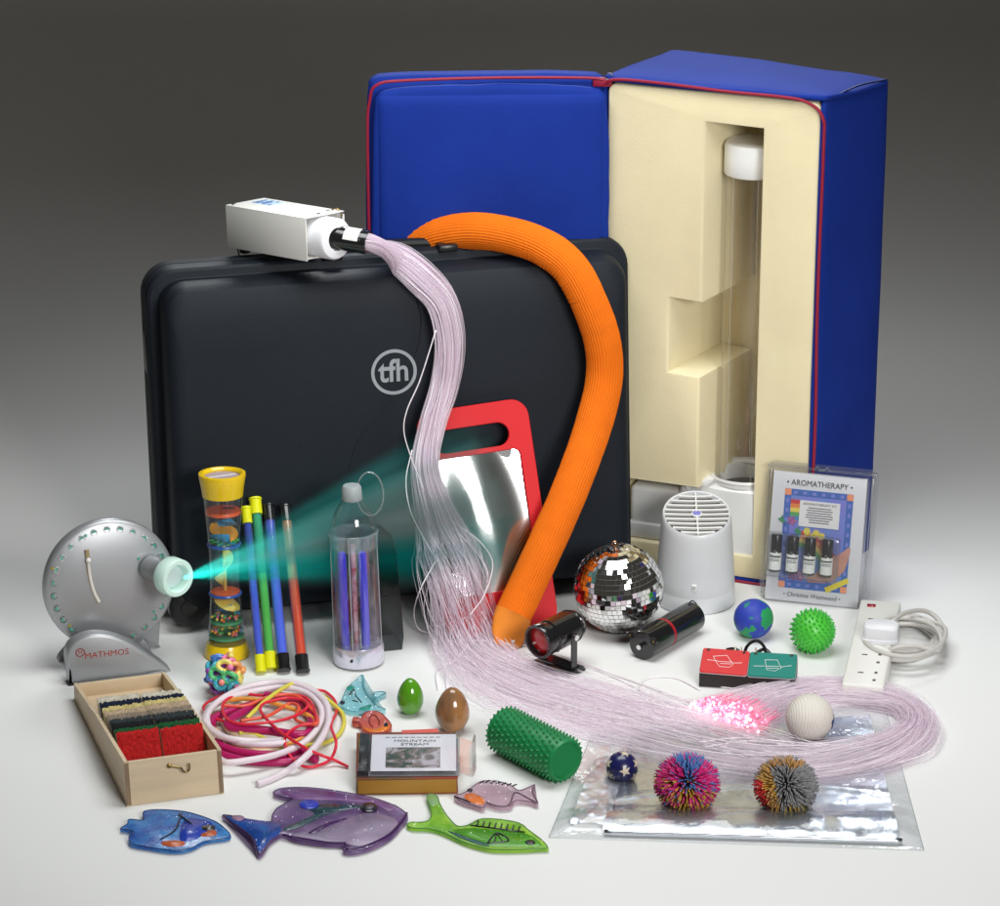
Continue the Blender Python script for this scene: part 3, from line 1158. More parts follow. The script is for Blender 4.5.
swirl(RSL * .70, .021, (CYT, AMT, CYT))
swirl(RSL * .27, .021, (YLT, CYT), -1)
mb = MB()
for k in range(10):
    a = 2 * PI * k / 10
    mb.box((.022, .005, .002), (.012, 0, 0), .0006, 1, 0, T(0, 0, RSL * .635) @ RZ(a) @ RX(rad(25)))
mb.build('green_paddle', GRT, rain)
MB().lathe([(0, RSL * .36), (rr(.36) - .001, RSL * .36 - .001), (rr(.36) - .001, RSL * .36 - .003), (0, RSL * .36 - .003)], 30).build('orange_disc', ORT, rain)
g = MB()
g.grid(lambda u, v: Vector(((.002 + .016 * v * math.sin(PI * u) ** .6) * math.cos(5.2 * u - 1.2), (.002 + .016 * v * math.sin(PI * u) ** .6) * math.sin(5.2 * u - 1.2), RSL * (.365 + .23 * u))), 30, 4)
g.cyl(.0028, RSL * .36, RSL * .61, 10)
g.build('spiral_blade', YLT, rain, 180)
for t in (.20, .115):
    MB().lathe([(0, RSL * t), (rr(t) - .001, RSL * t), (rr(t) - .001, RSL * t - .003), (0, RSL * t - .003)], 30).build('green_disc', pm('clear green plastic', (.05, .30, .13), .3), rain)
random.seed(8)
BC = [ORT, GRT, YLT, AMT, CYT, pm('pink toy plastic', (.7, .12, .25), .4)]
for t, nb in ((.205, 46), (.12, 50)):
    bm_ = MB()
    for k in range(nb):
        a = random.random() * 2 * PI
        r = (rr(t) - .004) * math.sqrt(random.uniform(.25, 1))
        bm_.ball(.0024, (r * math.cos(a), r * math.sin(a), RSL * t + .003 + random.choice((0, .004, .007)) * random.random()), 8, 6, random.randrange(6))
    b_ = bm_.build('beads', BC, rain, 180)

# ------------------------------------------------------------------ four liquid tubes leaning on the case
YCAP = pm('lime yellow cap', (.72, .70, .01), .35)


def liquid_tube(bpx, tpx, r, cap, col1, col2, label, cy_, frac=.55):
    b0 = at(*bpx, .004)
    t0 = CM @ onplane(CM, 1, cy_, *tpx)
    d_ = t0 - b0
    L = d_.length
    th = thing('liquid_tube', label, 'tube', T(*b0) @ toward(d_), 'liquid tubes leaning on the black case')
    MB().lathe([(0, .02), (r * .82, .02), (r * .82, L * frac)], 20).build('lower_liquid', pm(label[:24] + ' low', col1, .25, coat=.6), th)
    MB().lathe([(r * .82, L * frac), (r * .82, L - .02), (0, L - .02)], 20).build('upper_liquid', pm(label[:24] + ' up', col2, .25, coat=.6), th)
    MB().lathe([(r, .012), (r, L - .012)], 20).build('clear_wall', film('tube wall', (.96, .96, .97), 1.3, .04, .03), th, 180)
    for z0, z1, s_ in ((0, .026, 1), (L - .026, L, -1)):
        zs = [(0, z0), (r * 1.12, z0), (r * 1.2, z0 + .001), (r * 1.2, z0 + .003), (r * 1.08, z0 + .004), (r * 1.1, z1), (0, z1)] if s_ == 1 else [(0, z0), (r * 1.1, z0), (r * 1.08, z1 - .004), (r * 1.2, z1 - .003), (r * 1.2, z1 - .001), (r * 1.12, z1), (0, z1)]
        MB().lathe(zs, 24).build('cap', cap, th)
    return th


liquid_tube((261, 672), (246, 507), .0070, YCAP, (.05, .10, .70), (.02, .05, .34), 'yellow capped tube of blue liquid, half hidden beside the rain shaker', -.03)
liquid_tube((271, 669), (255, 498), .0085, YCAP, (.08, .50, .06), (.015, .34, .16), 'yellow capped tube of green liquid leaning on the case', -.012)
liquid_tube((284, 671), (268, 505), .0092, BLACKMETAL, (.07, .14, .85), (.05, .07, .55), 'black capped tube of blue liquid, between green and orange tubes', -.012)
liquid_tube((303, 672), (285, 506), .0092, BLACKMETAL, (.72, .055, .006), (.55, .19, .06), 'black capped tube of orange liquid leaning on the case', -.012)

# ------------------------------------------------------------------ clear bottle lamp
BKM = T(*at(359, 662)) @ RY(rad(-1.6)) @ RX(rad(-3)) @ T(0, 0, .002)
lampb = thing('bottle_lamp', 'clear bottle shaped lamp with two blue rods and a silver lilac base', 'lamp', BKM)
LB = film('lamp clear plastic', (.97, .97, .992), 2.2, .05, .006)
RLm, HLm = .0375, .205
MB().lathe([(RLm, .026), (RLm - .001, .1), (RLm - .002, HLm)], 48).build('clear_cylinder', LB, lampb, 180)
MB().lathe([(RLm - .004, .026), (RLm - .006, HLm)], 48).build('inner_cylinder', LB, lampb, 180)
LIL = pm('lilac silver plastic', (.74, .72, .84), .18, .6, coat=.4)
MB().lathe([(0, 0), (RLm, 0), (RLm + .001, .002), (RLm + .0012, .026), (RLm, .030), (RLm - .004, .031), (.02, .030), (0, .030)], 48).build('base', LIL, lampb, 40)
MB().cyl(.0022, 0, .002, 12, 0, T(-.009, -RLm - .0005, .014) @ RX(PI / 2)).build('screw', BLACK, lampb)
for a_ in (-165, -15, -100):     # edge highlights of the clear cylinder, put in as thin pale rods
    MB().tube([((RLm - .0005 - .0015 * t) * math.cos(rad(a_)), (RLm - .0005 - .0015 * t) * math.sin(rad(a_)), .03 + (HLm - .03) * t) for t in (0, .5, 1)], .0009, 6).build('edge_highlight', film('lamp highlight', (.95, .96, .98), 2.0, .05, .35, (.85, .87, .92)), lampb)
MB().lathe([(RLm - .001, HLm - .022), (RLm + .0005, HLm - .02), (RLm + .0005, HLm), (RLm - .003, HLm + .002), (RLm - .007, HLm), (RLm - .007, HLm - .02)], 48).build('top_ring', film('frosted ring', (.86, .93, .95), 1.6, .12, .12, (.7, .82, .86)), lampb, 50)
BRD = pm('blue rod', (.06, .05, .85), .3, coat=.4)
for x in (-.0185, .0125):
    MB().lathe([(0, .03), (.0065, .03), (.0065, .172), (.005, .177), (0, .179)], 20, 0, T(x, -.012, 0)).build('rod', BRD, lampb)
MB().lathe([(.0045, .03), (.0045, .185), (0, .186)], 14, 0, T(-.002, -.002, 0)).build('centre_stem', pm('pale pink stem', (.72, .58, .62), .35, var=(90, .6, (.5, .05, .08))), lampb)
MB().lathe([(.0045, .03), (.005, .15)], 14, 0, T(.024, .004, 0)).build('spare_rod', film('grey clear rod', (.5, .5, .55), 1.3, .05, .1), lampb, 180)
MB().lathe([(RLm - .003, HLm), (RLm - .004, HLm + .012), (RLm - .010, HLm + .030), (.017, HLm + .048), (.0145, HLm + .053)], 48).build('bottle_shoulder', film('grey clear bottle', (.93, .95, .96), 1.5, .05, .0), lampb, 180)
MB().lathe([(.0145, HLm + .050), (.0155, HLm + .052), (.0145, HLm + .070), (.0125, HLm + .073), (0, HLm + .074)], 28).build('cap', pm('translucent grey cap', (.34, .38, .39), .5), lampb)
MB().tube([(.026 + .020 * math.cos(a), .02, HLm + .052 + .034 * math.sin(a)) for a in [2 * PI * k / 30 for k in range(30)]], .0013, 6, closed=True).build('hanging_loop', film('clear cord', (.8, .85, .85), 1.5, .05, .15), lampb)
# the smoky clear pack behind it
SK = T(*at(378, 655)) @ RZ(rad(14)) @ RX(rad(-4))
smk = film('smoky plastic', (.30, .32, .33), 1.0, .08, .0)
pk = MB()
po = [(-.045, 0), (.040, 0), (.043, .02), (.036, .155), (.028, .185), (.012, .20), (-.03, .20), (-.045, .18)]
pk.prism(po, -.03, .03, .002, 1, 0, STAND)
o = pk.build('smoky_pack', smk, None, 40)
o.matrix_world = SK @ T(0, .04, 0)
tag(o, 'smoky see-through plastic pack standing behind the clear bottle lamp', 'plastic pack')

# ------------------------------------------------------------------ red framed mirror leaning on the case
MM = T(.006, -.802, .006) @ RZ(.2375) @ RX(-.36) @ RY(-.065)
mir = thing('hand_mirror', 'red framed plastic mirror with a slot handle leaning on the black case', 'mirror', MM)
MW, MH = .176, .352
RED = pm('red acrylic', (.62, .014, .020), .5, var=(8, .06), spec=.2)
mb = MB()
K = T(0, 0, MH / 2) @ STAND
slot = rrect(.118, .036, .0178, 8, -.006, MH / 2 - .050)
win = rrect(MW - .044, .212, .010, 5, 0, -.006)
mb.prism(rrect(MW, MH, .028, 8), -.003, .003, .001, 1, 0, K, holes=[slot, win])
mb.build('frame', RED, mir, 40)
MIRM = pm('flexible mirror film', (.88, .89, .89), .13, 1)
mb = MB()
mb.grid(lambda u, v: Vector(((u - .5) * (MW - .040), .0022 - .004 * math.sin(PI * u) * math.sin(PI * v) + .0022 * math.sin(7.5 * u + 1.2 * v + .6) + .0012 * math.sin(6 * v + 2 * u), MH / 2 - .006 + (v - .5) * .216)), 100, 130)
mb.build('mirror_sheet', MIRM, mir, 180)
MB().box((MW - .004, .002, .225), (0, .006, MH / 2 - .006)).build('back_sheet', BLACK, mir)

# ------------------------------------------------------------------ mirror ball
RB = .0695
bc = at(618.5, 588, RB)
ball = thing('mirror_ball', 'mirror tiled disco ball between the red spotlight and the white diffuser', 'mirror ball', T(*bc) @ RX(rad(4)) @ RY(rad(-5)))
MB().ball(RB * .975, (0, 0, 0), 48, 28).build('core', pm('grey grout', (.22, .22, .23), .6), ball, 180)
random.seed(21)
mb = MB()
rows = 27
for i in range(rows):
    a0, a1 = -PI / 2 + PI * (i + .05) / rows, -PI / 2 + PI * (i + .95) / rows
    am = (a0 + a1) / 2
    n = max(5, int(round(2 * rows * math.cos(am))))
    sh = random.random()
    for k in range(n):
        b0, b1 = 2 * PI * (k + sh + .04) / n, 2 * PI * (k + sh + .96) / n
        bmid = (b0 + b1) / 2
        nvec = Vector((math.cos(am) * math.cos(bmid), math.cos(am) * math.sin(bmid), math.sin(am)))
        e1 = Vector((-math.sin(bmid), math.cos(bmid), 0))
        e2 = nvec.cross(e1)
        t1, t2 = random.gauss(0, .05), random.gauss(0, .05)
        hw, hh = RB * math.cos(am) * (b1 - b0) / 2, RB * (a1 - a0) / 2
        c_ = nvec * RB * .992
        qd = []
        for su, sv in ((-1, -1), (1, -1), (1, 1), (-1, 1)):
            qd.append(c_ + e1 * su * hw * (1 - sv * .02) + e2 * sv * hh + nvec * (su * hw * t1 + sv * hh * t2))
        back = [p_ - nvec * .002 for p_ in qd]
        mb.add(qd + back, [(0, 1, 2, 3), (0, 4, 5, 1), (1, 5, 6, 2), (2, 6, 7, 3), (3, 7, 4, 0)])
mb.build('mirror_tiles', pm('mirror tile', (.88, .88, .88), .04, 1), ball, 0)
mb = MB().cyl(.0035, RB * .97, RB + .005, 12)
mb.tube([(.004 * math.cos(a), 0, RB + .006 + .004 * math.sin(a)) for a in [2 * PI * k / 14 for k in range(14)]], .0012, 6, closed=True)
mb.build('hanging_ring', pm('copper ring', (.45, .25, .15), .3, 1), ball)

# ------------------------------------------------------------------ pinspot
pb = at(556, 668)
PK = T(pb.x, pb.y, 0) @ RZ(rad(8)) @ Matrix.Diagonal((1.14, 1.14, 1.14, 1))
spot = thing('pin_spotlight', 'small black spotlight with a red lens on a U bracket', 'spotlight', PK)
piv = Vector((.004, 0, .052))
cd = Vector((-.78, -.62, -.05)).normalized()
CK = T(*piv) @ toward(cd)
can = MB().lathe([(0, -.036), (.012, -.036), (.019, -.031), (.0225, -.022), (.0215, -.0215), (.0215, -.016), (.0225, -.015), (.0225, .020), (.0205, .022), (.0205, .026), (.0225, .028), (.0235, .040), (.0225, .042), (.0195, .042), (.019, .030)], 40, 0, CK).build('can', BLACKMETAL, spot, 40)
MB().lathe([(.0193, .034), (.012, .0365), (0, .0375)], 36, 0, CK).build('red_lens', pm('red glass gel', (.50, .010, .010), .12, coat=.6), can)
MB().cyl(.004, 0, .012, 12, 0, T(.0, -.004, .026)).build('cable_gland', BLACK, spot)
bx = Vector((cd.y, -cd.x, 0)).normalized()      # bracket runs across the can
ang = math.atan2(bx.y, bx.x)
mb = MB()
K = T(piv.x, piv.y, 0) @ RZ(ang)
W2 = .0265
mb.box((.002, .011, .048), (W2, 0, .032), .0004, 1, 0, K)
mb.box((.002, .011, .048), (-W2, 0, .032), .0004, 1, 0, K)
mb.box((2 * W2 + .002, .016, .002), (0, 0, .008), .0004, 1, 0, K)
bk = mb.build('bracket', BLACKMETAL, spot)
for s_ in (-1, 1):
    MB().cyl(.004, 0, .005, 14, 0, K @ T(s_ * W2, 0, .052) @ RY(s_ * PI / 2)).build('pivot_screw', CHROME, spot)
MB().box((.066, .034, .006), (0, 0, .0035), .002, 2, 0, K).build('foot_plate', BLACK, spot)

# ------------------------------------------------------------------ mirror ball motor lying on its side
m0, m1 = at(643, 645, .0235), at(693, 616, .0235)
md = (m1 - m0)
ML = md.length
MK = T(*m0) @ toward(md)
mot = thing('rotator_motor', 'black cylindrical mirror ball motor lying on its side', 'motor', MK)
MB().lathe([(0, -.003), (.0225, -.003), (.0232, -.001), (.0232, ML * .38), (.0222, ML * .385), (.0222, ML * .42), (.0232, ML * .425), (.0232, ML - .002), (.0215, ML), (0, ML)], 40).build('body', BLACKMETAL, mot, 40)
MB().lathe([(.0224, ML * .38), (.0230, ML * .39), (.0230, ML * .425), (.0224, ML * .432)], 40).build('red_band', pm('dark red band', (.35, .01, .02), .35), mot)
mi_ = MK.to_3x3().inverted()
ex_ = (mi_ @ Vector((0, 0, 1)))
ex_ = Vector((ex_.x, ex_.y, 0)).normalized()
ey_ = Vector((-ex_.y, ex_.x, 0))
for a in (60, 180, 300):
    dd = ex_ * math.cos(rad(a)) + ey_ * math.sin(rad(a))
    if (MK @ (dd * .026)).z < .003:
        continue
    e = MB().cyl(.006, -.003, 0, 14, 0, T(dd.x * .0235, dd.y * .0235, 0))
    ear = e.build('mounting_ear', BLACK, mot)
    MB().cyl(.002, -.0045, -.003, 10, 0, T(dd.x * .0245, dd.y * .0245, 0)).build('screw', BRASS, ear)
MB().cyl(.004, -.012, -.003, 14).build('shaft', CHROME, mot)
wp = [ex_ * .018 + Vector((0, 0, ML)), ex_ * .024 + Vector((0, 0, ML - .012)), ex_ * .026 + Vector((0, 0, ML - .002)), ex_ * .012 + Vector((0, 0, ML + .012)), ex_ * .0 + ey_ * -.005 + Vector((0, 0, ML + .007)), ex_ * -.012 + Vector((0, 0, ML + .012)), ex_ * -.018 + Vector((0, 0, ML))]
MB().tube(catmull(wp, 6), .0011, 6).build('wire_bail', BLACK, mot)

# ------------------------------------------------------------------ white aroma diffuser
fb = at(697, 616)
fr = .0630
FKm = T(fb.x, fb.y + fr, 0)
zf = aty(695, 536, fb.y + fr - .052).z
zb = aty(695, 492, fb.y + fr + .052).z
fan = thing('aroma_diffuser', 'white fan diffuser with a slanted slatted top beside the mirror ball', 'diffuser', FKm)
h0, kz = (zf + zb) / 2, (zb - zf) / .104


def dl(t, k=1.0):
    r = fr + (.0540 - fr) * t ** 1.3
    return [(r * k * math.cos(a), r * k * math.sin(a), t * (h0 + kz * r * math.sin(a))) for a in [2 * PI * j / 64 for j in range(64)]]


PEARL = pm('pearl grey plastic', (.66, .67, .69), .38, var=(12, .03), coat=.1)
lp_ = [dl(0, .97), [(x, y, .003) for x, y, z in dl(0)], dl(.15)]
lp_ += [[(x * .992, y * .992, z) for x, y, z in dl(.205)], [(x * .992, y * .992, z) for x, y, z in dl(.212)], dl(.22)]
lp_ += [dl(t) for t in (.35, .5, .65, .8, .9, .96)]
lp_ += [[(x * .985, y * .985, z + .001) for x, y, z in dl(.99)], [(x * .968, y * .968, z + .0015) for x, y, z in dl(1)], [(x * .925, y * .925, z) for x, y, z in dl(1)], [(x * .92, y * .92, z - .006) for x, y, z in dl(1)]]
fan_b = MB().rings(lp_, cap1=False).build('body', PEARL, fan, 30)
tl = math.atan(kz)
TK = T(0, 0, h0) @ RX(tl)
re_ = .0500 / math.cos(tl)
MB().prism(circle(.050, 48, 0, 0, re_), -.007, -.006, 0, 1, 0, TK).build('dark_inside', pm('dark grey inside', (.10, .10, .10), .7), fan)
mb = MB()
for j in range(-4, 5):
    yy = re_ * j / 4.7
    hwid = .0498 * math.sqrt(max(0, 1 - (yy / re_) ** 2))
    if hwid < .004:
        continue
    ptsb = [(hwid * u, yy - .0018 * (1 - u * u), 0) for u in [-1 + k / 6 for k in range(13)]]
    mb.rings([[(x, y - .0017, -.003), (x, y + .0017, -.003), (x, y + .0017, .0008), (x, y - .0017, .0008)] for x, y, z in ptsb])
mb.box((.0022, re_ * 2 - .002, .004), (0, 0, -.0006))
gr = mb.build('grille', WHITE, fan, 30)
MB().lathe([(0, -.002), (.0082, -.002), (.0082, .0012), (.0066, .0018), (.0066, .0008)], 28, 0, TK).build('button_ring', WHITE, fan)
MB().lathe([(.0066, .0008), (.004, .0018), (0, .002)], 28, 0, TK).build('button', pm('lilac button', S(130, 130, 200), .35), fan)
for v in gr.data.vertices:
    v.co = TK @ v.co
q = onplane(FKm, 1, -.0608, 694, 588)
MB().box((.0075, .006, .010), (q.x, -.0600, q.z), .001).build('switch_plate', WHITE, fan_b)
MB().box((.0045, .006, .0055), (q.x, -.0608, q.z + .001), .001).build('switch', pm('grey switch', (.45, .45, .46), .4), fan_b)

# ------------------------------------------------------------------ aromatherapy pack
AM = T(.4863, -.6782, .002) @ RZ(-.2351) @ RX(-.18) @ RY(.0161)
AW, AH = .1464, .205
pack = thing('aroma_pack', 'clear hanging pack holding a printed card and four small oil bottles', 'blister pack', AM)
CARD = pm('printed card white', (.68, .68, .70), .5, var=(10, .04))
MB().box((AW, .010, AH), (0, .005, AH / 2), .0006).build('card', CARD, pack)


def cu(s, t):       # fractions of the card: across, down
    return ((s - .5) * AW, (1 - t) * AH)


def patch(name, pts, m_, parent, h):
    mb = MB()
    mb.prism([cu(*p_) for p_ in pts], 0, h, 0, 1, 0, STAND)
    return mb.build(name, m_, parent, 0)


def rc(s0, t0, s1, t1):
    return [(s0, t1), (s1, t1), (s1, t0), (s0, t0)]


BORD = pm('printed blue border', S(70, 110, 190), .5, var=(160, .3))
LILP = pm('printed lilac field', S(128, 120, 205), .5, var=(35, .25, S(100, 140, 200)))
art = patch('cover_picture', rc(.135, .125, .868, .895), BORD, pack, .0006)
patch('picture_field', rc(.205, .175, .80, .835), LILP, art, .0009)
SQ = pm('printed pale squares', S(120, 130, 205), .5)
mb = MB()
for k in range(9):
    for s_, t_0 in ((.170, .2 + .075 * k), (.834, .2 + .075 * k)):
        mb.prism([cu(*p_) for p_ in rc(s_ - .016, t_0, s_ + .016, t_0 + .032)], .0006, .0008, 0, 1, 0, STAND)
for k in range(6):
    for t_0 in (.15, .865):
        s_ = .25 + .1 * k
        mb.prism([cu(*p_) for p_ in rc(s_ - .02, t_0 - .011, s_ + .02, t_0 + .011)], .0006, .0008, 0, 1, 0, STAND)
mb.build('border_squares', SQ, art, 0)
CORN = pm('printed orange corner', S(235, 150, 110), .5)
mb = MB()
for s_, t_0 in ((.170, .15), (.834, .15), (.170, .868), (.834, .868)):
    mb.prism([cu(*p_) for p_ in rc(s_ - .034, t_0 - .024, s_ + .034, t_0 + .024)], .0006, .0010, 0, 1, 0, STAND)
mb.build('border_corners', CORN, art, 0)
for j, colr in enumerate(((200, 60, 60), (225, 130, 60), (230, 205, 90), (90, 160, 90), (70, 130, 180))):
    r0, r1 = .52 - .045 * j, .52 - .045 * (j + 1)
    m_ = pm('printed rainbow %d' % j, S(*colr), .5)
    ptsr = []
    for (r_, seq) in ((r0, range(0, 15)), (r1, range(14, -1, -1))):
        for k in seq:
            a = rad(4 + 78 * k / 14)
            ptsr.append((.27 + r_ * math.cos(a), .79 - r_ * .68 * math.sin(a)))
    patch('rainbow_band', ptsr, m_, art, .0011 + .00002 * j)
    patch('rainbow_band', rc(.205, .205 + .032 * j, .32, .205 + .032 * (j + 1)), m_, art, .0011)
SKN = pm('printed hand', S(205, 150, 130), .5, var=(60, .15))
patch('printed_hand', [(.40, .80), (.52, .77), (.60, .70), (.68, .62), (.76, .60), (.86, .53), (.88, .55), (.86, .64), (.83, .72), (.74, .79), (.62, .83), (.46, .835)], SKN, art, .0014)
FLW = pm('printed pink flowers', S(205, 110, 150), .5, var=(300, .5, S(90, 60, 130)))
fl = MB()
for s_, t_0, r_ in ((.28, .79, .05), (.36, .80, .045), (.23, .37, .045), (.33, .76, .03)):
    fl.prism([(cu(s_, t_0)[0] + r_ * .14 * (1 + .25 * math.cos(5 * a)) * math.cos(a), cu(s_, t_0)[1] + r_ * .14 * (1 + .25 * math.cos(5 * a)) * math.sin(a)) for a in [2 * PI * k / 25 for k in range(25)]], .0009, .0015, 0, 1, 0, STAND)
fl.build('printed_flowers', FLW, art, 0)
lf = MB()
for s_, t_0 in ((.12, .365), (.30, .44)):
    lf.prism([cu(s_ - .04, t_0), cu(s_, t_0 + .025), cu(s_ + .05, t_0 + .02), cu(s_ + .015, t_0 - .005), cu(s_ + .01, t_0 - .035), cu(s_ - .01, t_0 - .01)], .0007, .0016, 0, 1, 0, STAND)
lf.build('printed_leaves', pm('printed leaf', S(60, 140, 90), .5), art, 0)
yf = MB()
for s_, t_0 in ((.40, .44), (.50, .45), (.46, .48), (.56, .47)):
    yf.prism(circle(.0055, 12, *cu(s_, t_0)), .0009, .0017, 0, 1, 0, STAND)
yf.build('printed_buds', pm('printed yellow', S(225, 205, 90), .5), art, 0)
patch('yellow_strip', [(.655, .905), (.632, .865), (.865, .772), (.888, .808)], pm('printed yellow strip', S(225, 205, 60), .5), art, .0018)
wl = patch('white_label', rc(.305, .205, .735, .405), pm('label white', (.78, .77, .76), .5), art, .0020)
cx_, cz_ = cu(.52, .23)
text('label_heading', 'AROMATHERAPY KIT', .0056, T(cx_, -.0021, cz_) @ STAND, INK, wl, .0001, bold=0)
mb = MB()
random.seed(3)
for k in range(7):
    ww = random.uniform(.6, .95) * .052
    mb.prism([(cx_ - ww / 2, cz_ - .0065 - .0038 * k), (cx_ + ww / 2, cz_ - .0065 - .0038 * k), (cx_ + ww / 2, cz_ - .0050 - .0038 * k), (cx_ - ww / 2, cz_ - .0050 - .0038 * k)], .0020, .0022, 0, 1, 0, STAND)
mb.build('fine_print', pm('grey print', (.12, .12, .14), .6), wl, 0)
cx_, cz_ = cu(.50, .075)
text('title', '\u2022 AROMATHERAPY \u2022', .0125, T(cx_, -.0004, cz_) @ STAND, INK, pack, .0003, sx=.92)
cx_, cz_ = cu(.50, .945)
text('author_line', '\u2022 Christine Westwood \u2022', .0100, T(cx_, -.0004, cz_) @ STAND, pm('grey print', (.12, .12, .14), .6), pack, .0003, shear=.15, sx=.92)
GLS = pm('dark bottle glass', (.03, .022, .015), .1, coat=.6)
LBW = pm('bottle paper label', (.74, .75, .72), .55)
b0 = None
for k, s_ in enumerate((.095, .276, .46, .645)):
    x_, _ = cu(s_, .5)
    zb_ = cu(0, .765)[1]
    K = AM @ T(x_, -.0125, zb_)
    if b0 is None:
        b0 = thing('oil_bottle', '', 'bottle', K, 'oil bottles in the aromatherapy pack')
        MB().lathe([(0, 0), (.0085, 0), (.0092, .001), (.0092, .032), (.0075, .035), (.006, .036), (0, .036)], 24).build('glass_body', GLS, b0)
        lb_ = MB().lathe([(.00945, .004), (.00945, .031)], 32).build('paper_label', LBW, b0, 180)
        MB().lathe([(0, .035), (.0082, .035), (.0086, .036), (.0083, .058), (.0075, .0595), (0, .06)], 24).build('cap', BLACK, b0)
        fp = MB()
        for (za, zc, aw) in ((.024, .0265, 62), (.0205, .0215, 44), (.018, .019, 50)):
            fp.add([(.00958 * math.cos(rad(-90 + aw * u)), .00958 * math.sin(rad(-90 + aw * u)), z) for z in (za, zc) for u in [-1 + j / 4 for j in range(9)]], [(j, j + 1, 10 + j, 9 + j) for j in range(8)])
        fp.build('label_print', INK, lb_, 0)
        fp = MB().add([(.00962 * math.cos(rad(-90 + aw)), .00962 * math.sin(rad(-90 + aw)), z) for aw, z in ((0, .006), (24, .013), (-24, .013))], [(0, 1, 2)])
        fp.build('label_emblem', pm('olive print', (.45, .40, .08), .5), lb_, 0)
        bb = b0
    else:
        bb = b0.copy()
        COL.objects.link(bb)
        for ch in list(b0.children):
            c_ = ch.copy()
            COL.objects.link(c_)
            c_.parent = bb
            for g in ch.children:
                d_ = g.copy()
                COL.objects.link(d_)
                d_.parent = c_
    bb.matrix_world = K
    bb['label'] = ['small oil bottle in the clear pack, farthest left of four', 'small oil bottle in the clear pack, second from the left', 'small oil bottle in the clear pack, third from the left', 'small oil bottle in the clear pack, nearest the printed hand'][k]
CLAM = film('clamshell plastic', (.95, .955, .97), 1.5, .06, .035)
mb = MB()
cx_, cz_ = .002, AH / 2 + .006
ow, oh_ = AW + .028, AH + .016
out = rrect(ow, oh_, .012, 5, cx_, cz_)
inn = rrect(AW + .006, AH + .003, .006, 5, cx_ - .002, AH / 2)
mb.prism(out, -.0145, -.0139, 0, 1, 0, STAND, holes=[inn])
n_ = len(inn)
frt = rrect(AW + .002, AH - .001, .006, 5, cx_ - .002, AH / 2)
L0 = [STAND @ Vector((x, y, -.0139)) for x, y in inn]
L1 = [STAND @ Vector((x, y, .002)) for x, y in frt]
L2 = [STAND @ Vector((x * .97, (y - AH / 2) * .98 + AH / 2, .0045)) for x, y in frt]
mb.rings([L0, L1, L2], cap0=False, cap1=True)
# pocket round the bottles
pz0, pz1 = cu(0, .80)[1], cu(0, .46)[1]
xa, xb = cu(.0, 0)[0], cu(.77, 0)[0]
mb.box((xb - xa, .022, pz1 - pz0), ((xa + xb) / 2, -.0135, (pz0 + pz1) / 2), .004)
mb.box((ow - .004, .012, .004), (cx_, .006, AH + .008), .001)
mb.box((.004, .014, oh_ * .9), (cx_ + ow / 2 - .007, .006, cz_), .001)
mb.box((.004, .014, oh_ * .9), (cx_ - ow / 2 + .007, .006, cz_), .001)
mb.build('clamshell', CLAM, pack, 30)
mb = MB()
mb.tube(catmull([(-.014, .012, AH + .004), (-.008, .012, AH + .010), (0, .012, AH + .005), (.008, .012, AH + .010), (.014, .012, AH + .004)], 5), .0012, 6)
mb.build('hanging_slot', film('clear cord', (.8, .85, .85), 1.5, .05, .15), pack)

# ------------------------------------------------------------------ balls on the right
def ball_at(px, py, r):
    return T(*at(px, py, r))


gb = thing('globe_ball', 'blue and green foam globe ball behind the red and green switch box', 'ball', ball_at(753.5, 618.5, .0305) @ RZ(.4))
m_ = pm('globe print', (.02, .05, .42), .55)
nt = m_.node_tree
b_ = nt.nodes['Principled BSDF']
tc = nt.nodes.new('ShaderNodeTexCoord')
n_ = nt.nodes.new('ShaderNodeTexNoise')
n_.inputs['Scale'].default_value = 26
n_.inputs['Detail'].default_value = 3
nt.links.new(tc.outputs['Object'], n_.inputs['Vector'])
r_ = nt.nodes.new('ShaderNodeValToRGB')
r_.color_ramp.interpolation = 'LINEAR'
r_.color_ramp.elements[0].position = .52
r_.color_ramp.elements[0].color = (.025, .05, .40, 1)
r_.color_ramp.elements[1].position = .55
r_.color_ramp.elements[1].color = (.02, .30, .10, 1)
nt.links.new(n_.outputs['Fac'], r_.inputs['Fac'])
nt.links.new(r_.outputs['Color'], b_.inputs['Base Color'])
MB().ball(.0305, (0, 0, 0), 40, 24).build('foam_ball', m_, gb, 180)

GRB = pm('lime green rubber', (.10, .62, .06), .35, sss=.25, var=(16, .3))


def fibo(n):
    out = []
    for k in range(n):
        z = 1 - 2 * (k + .5) / n
        a = k * PI * (3 - 5 ** .5)
        r = math.sqrt(1 - z * z)
        out.append(Vector((r * math.cos(a), r * math.sin(a), z)))
    return out


rs = .0310
sp = thing('spiky_ball', 'lime green rubber ball covered in short spikes', 'ball', ball_at(812.5, 631, rs + .002))
MB().ball(rs, (0, 0, 0), 40, 24).build('ball_body', GRB, sp, 180)
mb = MB()
for d_ in fibo(230):
    mb.lathe([(.0022, -.001), (.0013, .003), (.0007, .0048), (0, .005)], 7, 0, T(*(d_ * rs)) @ toward(d_))
mb.build('spikes', pm('green rubber spike', (.045, .45, .05), .35), sp, 60)

